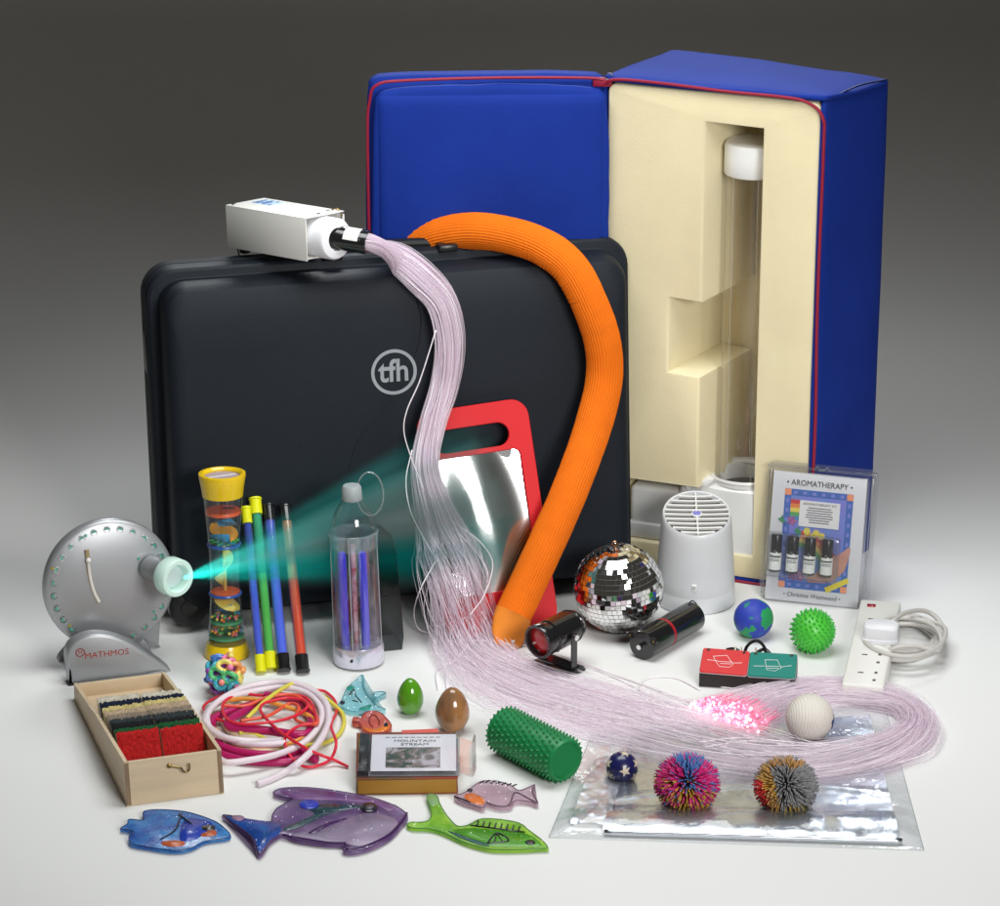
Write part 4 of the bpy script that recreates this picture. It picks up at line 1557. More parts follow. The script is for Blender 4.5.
# molecule ball
rk = .033
kb = thing('knotted_ball', 'knotted ball of shiny multicoloured beads and loops in front of the rain shaker', 'ball', ball_at(224.5, 673.5, rk))
KC = [('pink', (.85, .22, .40)), ('orange', (.85, .36, .12)), ('yellow', (.80, .70, .18)), ('green', (.10, .55, .22)), ('turquoise', (.06, .42, .52)), ('blue', (.08, .22, .62)), ('purple', (.40, .14, .50)), ('coral', (.88, .28, .24))]
random.seed(17)
MB().ball(rk * .55, (0, 0, 0), 20, 12).build('inner_core', pm('knot purple', (.25, .05, .38), .25, coat=.4), kb, 180)
for k, d_ in enumerate(fibo(24)):
    nm, c_ = KC[(k * 5 + k // 8) % 8]
    K = toward(d_) @ T(0, 0, rk * .66) @ RX(random.uniform(-.5, .5)) @ RY(random.uniform(-.5, .5))
    R_ = .0095
    loop = [(R_ * math.cos(a), R_ * .8 * math.sin(a), .003 * math.sin(2 * a)) for a in [2 * PI * j / 20 for j in range(20)]]
    MB().tube(loop, .0040, 10, 0, K, closed=True).build('loop', pm('knot ' + nm, c_, .22, coat=.4, sss=.15), kb, 180)
for k, d_ in enumerate(fibo(14)):
    nm, c_ = KC[(k * 3 + 2) % 8]
    MB().ball(.0048, tuple(RZ(.4) @ (d_ * rk * .86)), 14, 9).build('bead', pm('knot ' + nm, c_, .22, coat=.4, sss=.15), kb, 180)

# cream ribbed ball
rc_ = .0345
cb = thing('ribbed_ball', 'cream ribbed ball with a small blue mark inside the loop of fibres', 'ball', ball_at(809.5, 717.5, rc_) @ RZ(rad(10)) @ RY(rad(8)))
mb = MB()
pf = []
for k in range(0, 145):
    a = -PI / 2 + PI * k / 144
    rb_ = rc_ * (1 - .016 * (1 if (k % 6) < 2 else 0))
    pf.append((max(0, rb_ * math.cos(a)), rb_ * math.sin(a)))
pf[0], pf[-1] = (0, -rc_), (0, rc_)
mb.lathe(pf, 48, 0, RY(PI / 2))
mb.build('ribbed_body', pm('cream rubber', (.70, .655, .60), .6, var=(20, .05)), cb, 60)
mb = MB()
for a_, b_2, s_ in ((-6, 8, .006), (-12, -10, .0045), (6, -4, .004)):
    K = RZ(rad(-25)) @ RY(rad(90 + b_2)) @ RX(rad(a_)) @ T(0, 0, rc_ * .985)
    mb.cyl(s_, 0, .0012, 14, 0, K)
mb.build('blue_mark', pm('dark blue print', S(40, 50, 110), .5), cb)

# star ball
sb = thing('star_ball', 'small dark blue ball with cream stars beside the green roller', 'ball', ball_at(622, 767.5, .0225))
MB().ball(.0225, (0, 0, 0), 36, 22).build('ball_body', pm('navy gloss', (.010, .010, .075), .3, coat=.3), sb, 180)


def star(K, r, m_):
    mb = MB()
    vs = [(0, 0, 0)]
    for j in range(10):
        a = PI / 2 + PI * j / 5
        q = r * (1 if j % 2 == 0 else .45)
        vs.append((q * math.cos(a), q * math.sin(a), 0))
    out_ = []
    R0_ = .0228
    for (x, y, z) in vs:
        out_.append(K @ Vector((x, y, math.sqrt(max(0, R0_ ** 2 - x * x - y * y)))))
    mb.add(out_, [(0, 1 + j, 1 + (j + 1) % 10) for j in range(10)])
    return mb.build('star', m_, sb, 0)


STAR = pm('cream star print', (.66, .56, .44), .45)
tc_ = (CAM - at(622, 767, .0225)).normalized()
BASEQ = toward(tc_)
for (ax_, ay_, rz_) in ((14, 12, 20), (-62, 10, 0), (50, -48, 30), (-30, -58, 50), (-34, 62, 10), (62, 50, 0), (160, 0, 0), (115, 40, 0), (-120, -20, 0)):
    star(BASEQ @ RX(rad(ax_)) @ RY(rad(ay_)) @ RZ(rad(rz_)), .0085, STAR)


# rubber strand balls
def strand_ball(px, py, r, label, colf, flat, seed, n=1500):
    random.seed(seed)
    th = thing('strand_ball', label, 'ball', T(*at(px, py, r * .80)), 'rubber strand balls on the foil pouch')
    MB().ball(r * .42, (0, 0, 0), 20, 12).build('core', pm('dark strand core', (.05, .02, .03), .8), th, 180)
    mb = MB()
    mats = []
    for d_ in fibo(n):
        d_ = (d_ + Vector((random.gauss(0, .06), random.gauss(0, .06), random.gauss(0, .06)))).normalized()
        mi = colf(d_)
        e = d_ * r * random.uniform(.88, 1.04)
        e.z = e.z * .92
        lim = -r * .80 + random.uniform(0.0008, .008)
        if e.z < lim:
            e = Vector((e.x * 1.12, e.y * 1.12, lim))
        mid = e * .62 + Vector((0, 0, .0015))
        mid.z = max(mid.z, -r * .78)
        mb.tube([d_ * r * .30, mid, e], [.0009, .00085, .0009], 4, mi)
    st_ = mb.build('rubber_strands', [pm('strand ' + k, c, .5) for k, c in (('magenta', (.55, .015, .17)), ('blue', (.07, .17, .42)), ('mustard', (.48, .28, .03)), ('grey', (.22, .22, .23)), ('tan', (.42, .22, .07)), ('red', (.60, .03, .03)), ('dark olive', (.20, .17, .04)))], th, 180)
    st_['kind'] = 'stuff'
    return th


Z3 = toward(tc_)


def col_a(d_):
    q = Z3.inverted() @ d_
    a = math.degrees(math.atan2(q.y, q.x))
    rr_ = math.hypot(q.x, q.y)
    if rr_ < .33:
        return random.choice((1, 1, 2, 0, 1))
    if 55 < a < 115 and rr_ > .3:
        return 1 if random.random() < .8 else 0
    if -150 < a < -20 and random.random() < .45:
        return 2
    if a > 165 or a < -165:
        return random.choice((2, 0, 0))
    return 0 if random.random() < .82 else 1


def col_b(d_):
    q = Z3.inverted() @ d_
    s_ = q.x + .25 * q.y
    if q.z < 0 or s_ > -.42:
        if q.y > .72:
            return random.choice((4, 3, 4))
        if q.y < -.72:
            return random.choice((6, 2, 3, 6))
        return 3
    if s_ < -.78 and q.y < .25:
        return 5
    return random.choice((4, 2, 4))


strand_ball(687, 783, .0455, 'magenta and blue rubber strand ball on the foil pouch', col_a, .8, 31)
strand_ball(786, 786, .0450, 'grey and orange rubber strand ball on the foil pouch', col_b, .8, 37)

# ------------------------------------------------------------------ eggs
def egg(px, py, r, h, m_, label):
    c0 = at(px, py, 0)
    th = thing('egg', label, 'egg', T(c0.x, c0.y, 0))
    pf = []
    for k in range(25):
        t = k / 24
        z = h * (1 - math.cos(PI * t)) / 2
        u = z / h * 2 - 1
        pf.append((r * math.sqrt(max(0, 1 - u * u)) * (1 - .17 * u - .04 * u * u) * 1.02, z))
    pf[0], pf[-1] = (0, 0), (0, h)
    MB().lathe(pf, 40).build('shell', m_, th, 180)
    return th


EGB = pm('brown marbled egg', (.42, .18, .05), .16, coat=.7, var=(34, .5, (.14, .085, .06)), stretch=(1, 1, .35))
EGG = pm('green glossy egg', (.085, .30, .012), .14, coat=.8, var=(12, .12))
e1_ = egg(410.5, 714, .0188, .0565, EGG, 'small glossy green egg behind the brown egg')
e2_ = egg(452.5, 731, .0240, .0680, EGB, 'larger brown marbled egg shaker beside the green roller')
MB().lathe([(.0240 * .985, .0245), (.0240 * 1.008, .0250), (.0240 * .99, .0255)], 40).build('joint_line', pm('egg joint', (.36, .17, .05), .25), e2_, 180)

# ------------------------------------------------------------------ green spiky roller
r0_, r1_ = at(502, 728, .0345), at(566, 761, .0345)
rv = r1_ - r0_
RLn = rv.length
RRR = .0312
GK = T(*r0_) @ toward(rv)
GRN = pm('dark green rubber', (.010, .22, .065), .42, var=(20, .15))
rol = thing('massage_roller', 'dark green rubber roller covered in soft spikes', 'roller', GK)
MB().lathe([(0, .002), (RRR - .004, 0), (RRR, .004), (RRR, RLn - .004), (RRR - .002, RLn), (RRR - .005, RLn), (RRR - .007, RLn - .003), (0, RLn - .005)], 48).build('roller_body', GRN, rol, 40)
mb = MB()
nr = 13
for i in range(nr):
    z = .006 + (RLn - .012) * i / (nr - 1)
    for k in range(26):
        a = 2 * PI * (k + .5 * (i % 2)) / 26
        d_ = Vector((math.cos(a), math.sin(a), 0))
        mb.lathe([(.0027, -.001), (.0017, .0026), (.0010, .0041), (0, .0044)], 6, 0, T(d_.x * RRR, d_.y * RRR, z) @ toward(d_))
mb.build('spikes', GRN, rol, 60)

# ------------------------------------------------------------------ mains extension block
pTL, pTR, pBL, pBR = at(863, 597, .03), at(899, 604, .03), at(843, 680.5, .03), at(882.6, 690.5, .03)
cen_ = (pTL + pTR + pBL + pBR) / 4
ly = ((pTL + pTR) - (pBL + pBR)) / 2
EW, EL = ((pTR - pTL).length + (pBR - pBL).length) / 2, ly.length
XM = T(cen_.x, cen_.y, 0) @ RZ(math.atan2(ly.y, ly.x) - PI / 2)
ext = thing('extension_block', 'white four way mains extension block with a plug and coiled cable', 'extension lead', XM)
IV = pm('ivory plastic', (.78, .77, .73), .4, var=(9, .02))
MB().box((EW, EL, .030), (0, 0, .0155), .004, 3).build('body', IV, ext)
DK = pm('socket slot', (.10, .085, .07), .6)


def xl(px, py):
    q = onplane(XM, 2, .0307, px, py)
    return q


def cr6(X, Y):
    return (820 + X / 6.471, 570 + Y / 6.471)


q = xl(*cr6(332, 231))
MB().box((.013, .010, .002), (q.x, q.y, .0308), .0005).build('neon_lamp', pm('red neon lens', (.32, .008, .015), .2, coat=.5), ext)
for grp in (((330, 316), (436, 321), None), ((290, 547), (388, 548), (376, 598)), ((263, 663), (362, 665), (350, 713))):
    for j, c_ in enumerate(grp):
        if c_ is None:
            continue
        q = xl(*cr6(*c_))
        MB().box(((.008, .0035, .0012) if j == 0 else (.0045, .0065, .0012)), (q.x, q.y, .0303), 0).build('socket_hole', DK, ext)
q = xl(*cr6(393, 452))
PW = pm('bluish white plug', (.76, .76, .80), .35)
mb = MB()
po = catmull([Vector((-.026, -.014, 0)), Vector((-.028, 0, 0)), Vector((-.027, .010, 0)), Vector((-.018, .020, 0)), Vector((0, .024, 0)), Vector((.018, .021, 0)), Vector((.027, .012, 0)), Vector((.028, 0, 0)), Vector((.026, -.014, 0)), Vector((.012, -.019, 0)), Vector((-.012, -.019, 0))], 5, True)
mb.prism([(p_.x, p_.y) for p_ in po], 0, .006, .001, 1, 0, T(q.x, q.y, .0312))
mb.prism([(p_.x * .94, p_.y * .93) for p_ in po], .006, .026, .004, 3, 0, T(q.x, q.y, .0312))
plug = mb.build('plug', PW, ext)
CABM = pm('grey white cable', (.56, .54, .51), .45)
XI = XM.inverted()
random.seed(9)
cpx = [(892, 622, .055), (905, 613, .05), (925, 611, .035), (940, 622, .02), (943, 640, .012)]
for lp_k in range(7):
    gx, gy = random.uniform(.80, 1.08), random.uniform(.70, 1.12)
    ox, oy = random.uniform(-5, 4), random.uniform(-5, 4)
    for k in range(8):
        a = rad(-30 - 45 * k)
        cpx.append((904 + ox + 37 * gx * math.cos(a) + random.uniform(-2, 2), 638 + oy - 21 * gy * math.sin(a) + random.uniform(-1.5, 1.5), .0045 + .0042 * lp_k + .004 * random.random()))
cpx += [(938, 650, .03), (915, 646, .036), (895, 648, .034), (885, 655, .02)]
cpx = [XI @ at(*c_) for c_ in cpx]
MB().tube(catmull(cpx, 7), .0036, 10).build('cable', CABM, ext, 180)

# ------------------------------------------------------------------ two button switch box
sA, sB = at(699, 687), at(795, 693)
sv = sB - sA
SM = T(*sA) @ RZ(math.atan2(sv.y, sv.x))
SW = sv.length
sw = thing('switch_box', 'black switch box with one red and one green top plate', 'switch', SM)
sl_t = rad(24)
SD = .050
mb = MB()
side_ = [(0, .001), (0, .021), (SD * math.cos(sl_t), .021 + SD * math.sin(sl_t) * .8), (SD * math.cos(sl_t) + .004, .001)]
K = Matrix(((0, 0, 1, 0), (1, 0, 0, 0), (0, 1, 0, 0), (0, 0, 0, 1)))
mb.prism(side_, 0, SW, .0015, 1, 0, K)
mb.build('box', pm('black box', (.018, .014, .013), .45), sw)
GPL = pm('teal green plate', (.0, .20, .16), .35, coat=.2)
RPL = pm('red plate', (.60, .028, .032), .35, coat=.2)
PWH = pm('white print', (.8, .8, .8), .5)
for j, m_ in enumerate((RPL, GPL)):
    PLW = SW / 2 - .001
    K = T(SW * (.25 + .5 * j), -.001, .0225 - .001 * j) @ RX(sl_t * .9) @ T(0, SD / 2, 0) @ RZ(rad(-1.5 + 2 * j))
    mb = MB()
    mb.prism(rrect(PLW, SD, .004, 4), .001, .0035, .0008, 1, 0, K)
    pl = mb.build('red_plate' if j == 0 else 'green_plate', m_, sw)
    mb = MB()
    mb.prism(rrect(PLW + .001, SD + .001, .004, 4), 0, .001, 0, 1, 0, K)
    mb.build('plate_edge', pm('clear plate edge', (.6, .55, .55), .3), pl)
    for s_ in (-1, 1):
        MB().cyl(.0025, .0035, .0048, 12, 0, K @ T(s_ * PLW * .38, SD * .40, 0)).build('rivet', CHROME, pl)
    mb = MB()
    pic = [[(-.018, .008), (.002, .012), (.013, -.006), (.008, -.012), (-.006, -.012), (-.012, -.004), (-.018, .008)], [(-.010, -.002), (.012, -.001)], [(-.006, -.006), (.010, -.005)], [(-.026, .0), (-.010, -.001)], [(.012, -.003), (.026, -.001)]] if j == 0 else [[(-.012, .009), (.006, .010), (.013, -.006), (.004, -.013), (-.008, -.011), (-.012, .009)], [(-.010, -.004), (.010, -.003)], [(-.007, -.008), (.009, -.007)], [(-.028, -.005), (-.012, -.004)], [(.012, -.004), (.028, 0)]]
    for ln in pic:
        mb.tube([(x, y, .0037) for x, y in ln], .00045, 4, 0, K)
    mb.build('line_drawing', PWH, pl)
mb = MB()
for k in range(4):
    pth = [(-.002 + .03 * k * 0 + .028 + .004 * k, .062 + .004 * k, .024 + .006 * (k % 2)), (.05, .060 + .003 * k, .034), (.075, .058, .030), (.095, .062, .040), (.11, .060, .026), (.128, .058, .020)]
    mb.tube(catmull([(x - .004, y, z) for x, y, z in pth], 6), .0028, 8)
mb.tube(catmull([(.060, .058, .026), (.066, .058, .046), (.080, .058, .055), (.092, .056, .044), (.093, .054, .026)], 6), .0025, 8)
mb.build('cable_bundle', BLACK, sw)
for x in (.048, .056, .078):
    MB().tube([(x, .06 + .010 * math.cos(a), .031 + .010 * math.sin(a)) for a in [2 * PI * k / 14 for k in range(14)]], .0013, 6, closed=True).build('cable_tie', pm('cream tie', (.70, .62, .45), .5), sw)

# ------------------------------------------------------------------ wooden box of texture tiles
WA, WB, WH_ = at(127, 807), at(224, 793), at(97, 736.6)
wv_ = WB - WA
WM = T(*WA) @ RZ(math.atan2(wv_.y, wv_.x) * .95)
WW, WL_, LL_ = .137, .232, .140
PLY = pm('pale birch plywood', (.70, .55, .37), .55, var=(7, .18), bump=(60, .1, 4, .0008), stretch=(.5, 1, 9))
PLE = pm('ply end grain', (.30, .20, .12), .6, var=(40, .3))
wb = thing('wooden_box', 'open pale wooden box with a brass hook holding rows of texture tiles', 'box', WM)
tk = .0055


def wall(name, pts, M, m_=PLY, parent=wb):
    mb = MB()
    mb.prism(pts, 0, tk, .0006, 1, 0, M)
    return mb.build(name, m_, parent)


SIDEK = Matrix(((0, 0, 1, 0), (1, 0, 0, 0), (0, 1, 0, 0), (0, 0, 0, 1)))     # drawing (y,z) -> x thickness
hF, hB = .064, .046
slope = .010
prof_ = [(0.0, 0), (slope, hF), (WL_, hB), (WL_, 0)]
wall('side_panel', prof_, SIDEK)
wall('side_panel', prof_, T(WW - tk, 0, 0) @ SIDEK)
fa = math.atan2(slope, hF)
mb = MB().box((WW - 2 * tk - .001, tk, hF - .001), (WW / 2, tk / 2 + .0005, hF / 2), .0006, 1, 0, RX(-fa))
fp_ = mb.build('front_panel', PLY, wb)
mb = MB()
for x in (tk / 2, WW - tk / 2):
    mb.box((tk - .0004, .0006, hF - .004), (x, .0, hF / 2), 0, 1, 0, RX(-fa) @ T(0, -.0004, 0))
mb.build('end_grain', PLE, fp_)
MB().box((WW - 2 * tk - .001, WL_ - .01, .003), (WW / 2, WL_ / 2 + .003, .0035)).build('bottom_panel', PLY, wb)
HKM = RX(-fa) @ T(WW * .50, -.002, hF - .013)
mb = MB()
mb.lathe([(0, .003), (.003, .002), (.0035, 0)], 14, 0, HKM @ T(-.006, 0, 0) @ RX(PI / 2))
mb.tube(catmull([(-.006, -.003, 0), (.003, -.004, -.002), (.009, -.004, -.004), (.012, -.004, -.009), (.017, -.004, -.011), (.021, -.004, -.007), (.021, -.004, .001)], 5), .0013, 6, 0, HKM)
mb.build('hook', BRASS, fp_)
# lid lying open behind
prl = [(WL_ + .001, 0), (WL_ + .001, hB - .003), (WL_ + LL_, .026), (WL_ + LL_, 0)]
lid = MB().box((WW - 2 * tk - .001, LL_ - .008, .003), (WW / 2, WL_ + LL_ / 2, .0035)).build('lid', PLY, wb)
wall('lid_side', prl, SIDEK, PLY, lid)
wall('lid_side', prl, T(WW - tk, 0, 0) @ SIDEK, PLY, lid)
MB().box((WW - 2 * tk - .001, tk, .0255), (WW / 2, WL_ + LL_ - tk / 2, .0128), .0006).build('lid_end', PLY, lid)
tiles = [('cream', (.62, .58, .48), .004), ('dark navy', (.012, .018, .04), .007), ('pale yellow', (.62, .52, .22), .004), ('beige', (.50, .38, .26), .005), ('speckled brown', (.27, .22, .17), .006), ('dark slate', (.035, .045, .05), .006), ('black', (.012, .013, .016), .008), ('dark green', (.015, .10, .03), .009), ('red', (.52, .015, .015), .006)]
rows_ = len(tiles)
for j, (nm, c_, pile) in enumerate(tiles):
    for s_ in (0, 1):
        random.seed(j * 7 + s_)
        yb = WL_ - .045 - (WL_ - .105) * j / (rows_ - 1)
        jit = random.uniform(-.002, .002)
        K = WM @ T(WW * (.275 + .45 * s_), yb + jit - .0, .006) @ RX(rad(-40 + 1.0 * j)) @ RZ(rad(random.uniform(-1.5, 1.5)))
        hgt = .070 if j < rows_ - 1 else .070
        th = thing('texture_tile', '%s texture tile in the wooden box, %s column%s' % (nm, 'left' if s_ == 0 else 'right', ', frontmost row' if j == rows_ - 1 else ''), 'texture tile', K, 'texture tiles in the wooden box')
        MB().box((WW * .445, .0025, hgt), (0, 0, hgt / 2), .0005).build('board', pm('tile board', (.50, .40, .28), .6), th)
        mb = MB()
        nx, nz_ = 30, 26
        wid_ = WW * .44

        def sf(u, v, pile=pile):
            e_ = min(1, 8 * min(u, 1 - u, v, 1 - v) + .15)
            h_ = pile * (.45 + .55 * random.random()) * e_
            return Vector(((u - .5) * wid_, -.0014 - h_ * .6, .003 + v * (hgt - .004) + random.uniform(-.001, .0035) * (1 if v > .9 else .3)))
        mb.grid(sf, nx, nz_)
        vs0 = [Vector(((u / nx - .5) * wid_, -.0013, .003 + (v * (hgt - .004)))) for (u, v) in [(i, 1) for i in range(nx + 1)]]
        o_ = len(mb.v)
        top_ = [mb.v[nz_ * (nx + 1) + i] for i in range(nx + 1)]
        mb.add([t_p for t_p in top_] + [Vector((p_.x, -.0012, hgt - .001 + random.uniform(0, .003))) for p_ in top_], [(i, i + 1, nx + 2 + i, nx + 1 + i) for i in range(nx)])
        mb.build('pile', pm('tile ' + nm, c_, .85, spec=.2, var=(220, .45), bump=(900, .6, 2, .001)), th, 30)

# ------------------------------------------------------------------ soft cords in a heap
def c58(X, Y):
    return (190 + X / 5.882, 670 + Y / 5.882)


def cord(label, pts, r, m_, z0, seed, zs=.006):
    random.seed(seed)
    pp = []
    for i, c_ in enumerate(pts):
        px, py = c58(*c_[:2])
        z = c_[2] if len(c_) > 2 else z0 + zs * random.random()
        pp.append(at(px, py, max(z, r)))
    root = pp[0]
    th = thing('soft_cord', label, 'cord', T(root.x, root.y, 0), 'soft plastic cords heaped on the floor')
    MI = th.matrix_world.inverted()
    MB().tube([MI @ p_ for p_ in catmull(pp, 8)], r, 10).build('cord_length', m_, th, 60)


PKW = pm('pinkish white soft tube', (.76, .66, .72), .35, sss=.2)
CRW = pm('cream soft tube', (.74, .62, .46), .4, sss=.2)
MAG = pm('magenta soft tube', (.42, .008, .11), .35)
RDS = pm('red soft string', (.72, .02, .05), .35)
CRL = pm('coral soft string', (.75, .10, .05), .35)
YLS = pm('yellow soft string', (.68, .60, .08), .35, sss=.2)
ORS = pm('orange soft string', (.78, .33, .06), .35, sss=.2)
cord('thick pinkish white soft tube with its open end nearest the purple fish', [(395, 672, .005), (470, 645, .005), (560, 600, .006), (640, 545), (720, 470), (780, 390), (815, 300), (805, 210), (760, 150), (690, 105), (600, 75), (480, 75), (340, 100), (240, 140), (150, 200), (100, 270), (115, 340), (170, 385), (260, 410), (400, 420), (540, 415)], .0050, PKW, .016, 1)
cord('thin looped pinkish white tube under the heap of cords', [(560, 430), (400, 440), (250, 420), (130, 350), (90, 290), (130, 215), (240, 160), (400, 120), (560, 105), (680, 135), (755, 200), (775, 280), (730, 370), (640, 445), (500, 500), (350, 530), (220, 545), (170, 520)], .0048, PKW, .014, 2)
cord('cream soft tube low in the heap of cords', [(150, 450), (260, 475), (420, 480), (560, 470), (680, 430), (740, 360), (750, 280), (700, 200), (560, 160), (400, 170), (260, 230), (200, 300), (260, 370), (420, 400)], .0050, CRW, .005, 3, .002)
cord('thick magenta tube coiled through the middle of the heap', [(125, 330), (145, 285), (230, 245), (340, 215), (400, 195), (330, 240), (240, 290), (230, 330), (330, 345), (480, 360), (600, 378), (690, 375), (712, 320), (705, 260), (650, 195), (560, 160), (440, 150)], .0064, MAG, .012, 4)
cord('thick magenta tube lying lowest along the front of the heap', [(160, 420), (200, 455), (300, 485), (430, 500), (560, 500), (650, 470), (720, 520), (745, 525)], .0064, MAG, .007, 5, .002)
cord('dark magenta tube end showing under the front of the heap', [(150, 470), (200, 500), (330, 535), (480, 545), (600, 535), (700, 500)], .0056, MAG, .006, 6, .002)
cord('long red string looping over the top of the heap', [(930, 570, .003), (860, 535, .008), (780, 505, .018), (680, 460, .024), (560, 385, .026), (470, 310, .026), (415, 240, .026), (430, 200, .026), (490, 180, .026), (580, 165, .026), (670, 180, .026), (690, 215, .026), (640, 260, .026), (540, 295, .026), (430, 312, .026), (310, 318, .025), (225, 295, .024), (190, 230, .022), (215, 175, .02), (310, 135, .018), (420, 115, .014)], .0023, RDS, .02, 7)
cord('thin red string curling round the left of the heap', [(730, 118, .006), (790, 125, .005), (840, 165, .005), (858, 200, .005), (860, 250, .006), (830, 330), (860, 430), (830, 520, .006), (760, 560, .004), (680, 570, .004), (600, 520, .01), (560, 440, .02), (570, 380, .022), (640, 330, .024), (740, 300, .024), (690, 170, .020), (540, 140, .018), (400, 150, .016), (250, 130, .012), (130, 175, .008), (80, 215, .006), (90, 240, .01), (160, 290, .016), (280, 320, .02)], .0022, RDS, .018, 8)
cord('coral string winding inside the heap', [(300, 300), (460, 270), (580, 200), (640, 220), (620, 290), (700, 320), (750, 310), (730, 250), (620, 150), (460, 160), (330, 210), (200, 210)], .0026, CRL, .020, 9)
cord('yellow soft string forming the outer right loop of the heap', [(335, 285, .02), (380, 240, .024), (440, 185, .026), (520, 125, .026), (610, 80, .02), (690, 95, .012), (770, 145, .012), (840, 200, .008), (895, 255, .005), (905, 320, .004), (870, 385, .004), (790, 430, .006), (680, 445, .012), (560, 470, .01), (430, 400, .008), (330, 365, .012), (290, 370, .012)], .0032, YLS, .014, 10)
cord('orange soft string crossing the left of the heap', [(110, 240, .006), (180, 195, .012), (300, 170, .018), (420, 180, .02), (540, 210, .02), (660, 250, .018), (730, 300, .016), (700, 380, .012), (560, 440, .01), (400, 470, .008), (250, 440, .008), (150, 350, .008)], .0034, ORS, .014, 11)

# ------------------------------------------------------------------ resin fish lying on the floor
def resin(name, col, mixin=.35, var=None):
    """translucent tinted resin: part clear, part coloured body, glossy skin"""
    m = pm(name, col, .22, coat=.25, var=var, bump=(420, .35, 2, .0008))
    nt = m.node_tree
    tr = nt.nodes.new('ShaderNodeBsdfTransparent')
    tr.inputs['Color'].default_value = (*[min(1, .45 + c * .8) for c in col], 1)
    mx = nt.nodes.new('ShaderNodeMixShader')
    mx.inputs[0].default_value = 1 - mixin * 1.25
    nt.links.new(tr.outputs[0], mx.inputs[1])
    nt.links.new(nt.nodes['Principled BSDF'].outputs[0], mx.inputs[2])
    nt.links.new(mx.outputs[0], nt.nodes['Material Output'].inputs['Surface'])
    return m


class Fish:
    def __init__(s, label, fn, outline, m_, th=.0045, z=.0025, n=4, edge=None):
        s.fn, s.z, s.th = fn, z, th
        pts = [at(*fn(*p_), z + th) for p_ in outline]
        c = sum(pts, Vector()) / len(pts)
        s.M = T(c.x, c.y, z)
        s.c = c
        s.root = thing('resin_fish', label, 'fish ornament', s.M, 'resin fish laid out on the floor')
        ol = catmull([Vector((p_.x - c.x, p_.y - c.y, 0)) for p_ in pts], n, True)
        mb = MB()
        mb.prism([(p_.x, p_.y) for p_ in ol], 0, th, min(.0026, th * .45), 3)
        s.body = mb.build('body', m_, s.root, 50)
        rnd = random.Random(len(label) * 7)
        pts2 = [ (p_.x, p_.y) for p_ in ol]

        def inside(x, y):
            r_ = False
            for k in range(len(pts2)):
                (x1, y1), (x2, y2) = pts2[k - 1], pts2[k]
                if (y1 > y) != (y2 > y) and x < (x2 - x1) * (y - y1) / (y2 - y1) + x1:
                    r_ = not r_
            return r_
        xs, ys = [q[0] for q in pts2], [q[1] for q in pts2]
        area = (max(xs) - min(xs)) * (max(ys) - min(ys))
        g = MB()
        for k in range(min(520, int(area * 18000))):
            x, y = rnd.uniform(min(xs), max(xs)), rnd.uniform(min(ys), max(ys))
            if inside(x, y) and inside(x + .003, y) and inside(x - .003, y) and inside(x, y + .003) and inside(x, y - .003):
                q = rnd.uniform(.0003, .0006)
                g.add([(x + q * math.cos(a), y + q * math.sin(a), th + .0011 + .0002 * math.cos(a * 2 + k)) for a in (0, 1.57, 3.14, 4.71)], [(0, 1, 2, 3)], rnd.choice((0, 0, 1, 2)))
        g.build('glitter', [pm('silver glitter', (.8, .8, .85), .2, 1), pm('rose glitter', (.7, .35, .55), .3, .6), pm('teal glitter', (.2, .6, .6), .3, .6)], s.body, 0)
        if edge:
            e = MB()
            e.tube([(p_.x * .985, p_.y * .985, th * .93) for p_ in ol], .0008, 6, closed=True)
            e.build('edge_outline', pm('edge paint ' + str(edge), edge, .3), s.body, 180)

    def loc(s, p_):
        q = at(*s.fn(*p_), s.z + s.th)
        return (q.x - s.c.x, q.y - s.c.y)

    def patch(s, name, pts, m_, h=.0004, sm=3, lvl=0):
        ol = catmull([Vector((*s.loc(p_), 0)) for p_ in pts], sm, True) if sm else [Vector((*s.loc(p_), 0)) for p_ in pts]
        mb = MB()
        z0 = s.th + .0003 * lvl
        mb.prism([(p_.x, p_.y) for p_ in ol], z0 - .001, z0 + h, .0002, 1)
        return mb.build(name, m_, s.body, 50)

    def line(s, name, pts, m_, r=.0009):
        mb = MB()
        mb.tube(catmull([Vector((*s.loc(p_), s.th + .0006)) for p_ in pts], 5), r, 6)
        return mb.build(name, m_, s.body, 180)

    def lines(s, name, segs, m_, r=.0009):
        mb = MB()
        for pts in segs:
            mb.tube([Vector((*s.loc(p_), s.th + .0006)) for p_ in pts], r, 6)
        return mb.build(name, m_, s.body, 180)


def cF(X, Y):
    return (110 + X / 3.226, 780 + Y / 3.226)


def cG(X, Y):
    return (400 + X / 6.25, 770 + Y / 6.25)


def cS(X, Y):
    return (330 + X / 6.667, 670 + Y / 6.667)


INKF = pm('dark outline paint', (.010, .010, .02), .25, coat=.5)
fB = Fish('bright blue resin fish with an orange mouth below the wooden box', cF, [(388, 183), (372, 155), (335, 130), (262, 105), (200, 96), (135, 95), (106, 103), (106, 128), (60, 126), (55, 140), (32, 156), (60, 160), (75, 168), (60, 182), (68, 205), (125, 217), (205, 228), (262, 220), (310, 197)], resin('blue resin', (.05, .34, .75), .32, var=(34, .5, (.012, .05, .34))), edge=(.01, .03, .12))
fB.line('gill_line', [(232, 108), (222, 135), (208, 165), (165, 192)], INKF, .0013)
fB.patch('orange_fin', [(168, 200), (205, 196), (240, 200), (236, 212), (200, 216), (170, 210)], resin('orange resin', (.55, .10, .02), .1), .0006)
fB.patch('orange_mouth', [(290, 180), (330, 160), (345, 172), (330, 182)], resin('orange resin', (.55, .10, .02), .1), .0006)
fB.line('eye_line', [(222, 112), (245, 130), (262, 142)], INKF, .0014)
fB.patch('eye', [(298, 150), (318, 146), (338, 150), (335, 160), (312, 164), (298, 160)], INKF, .0008)
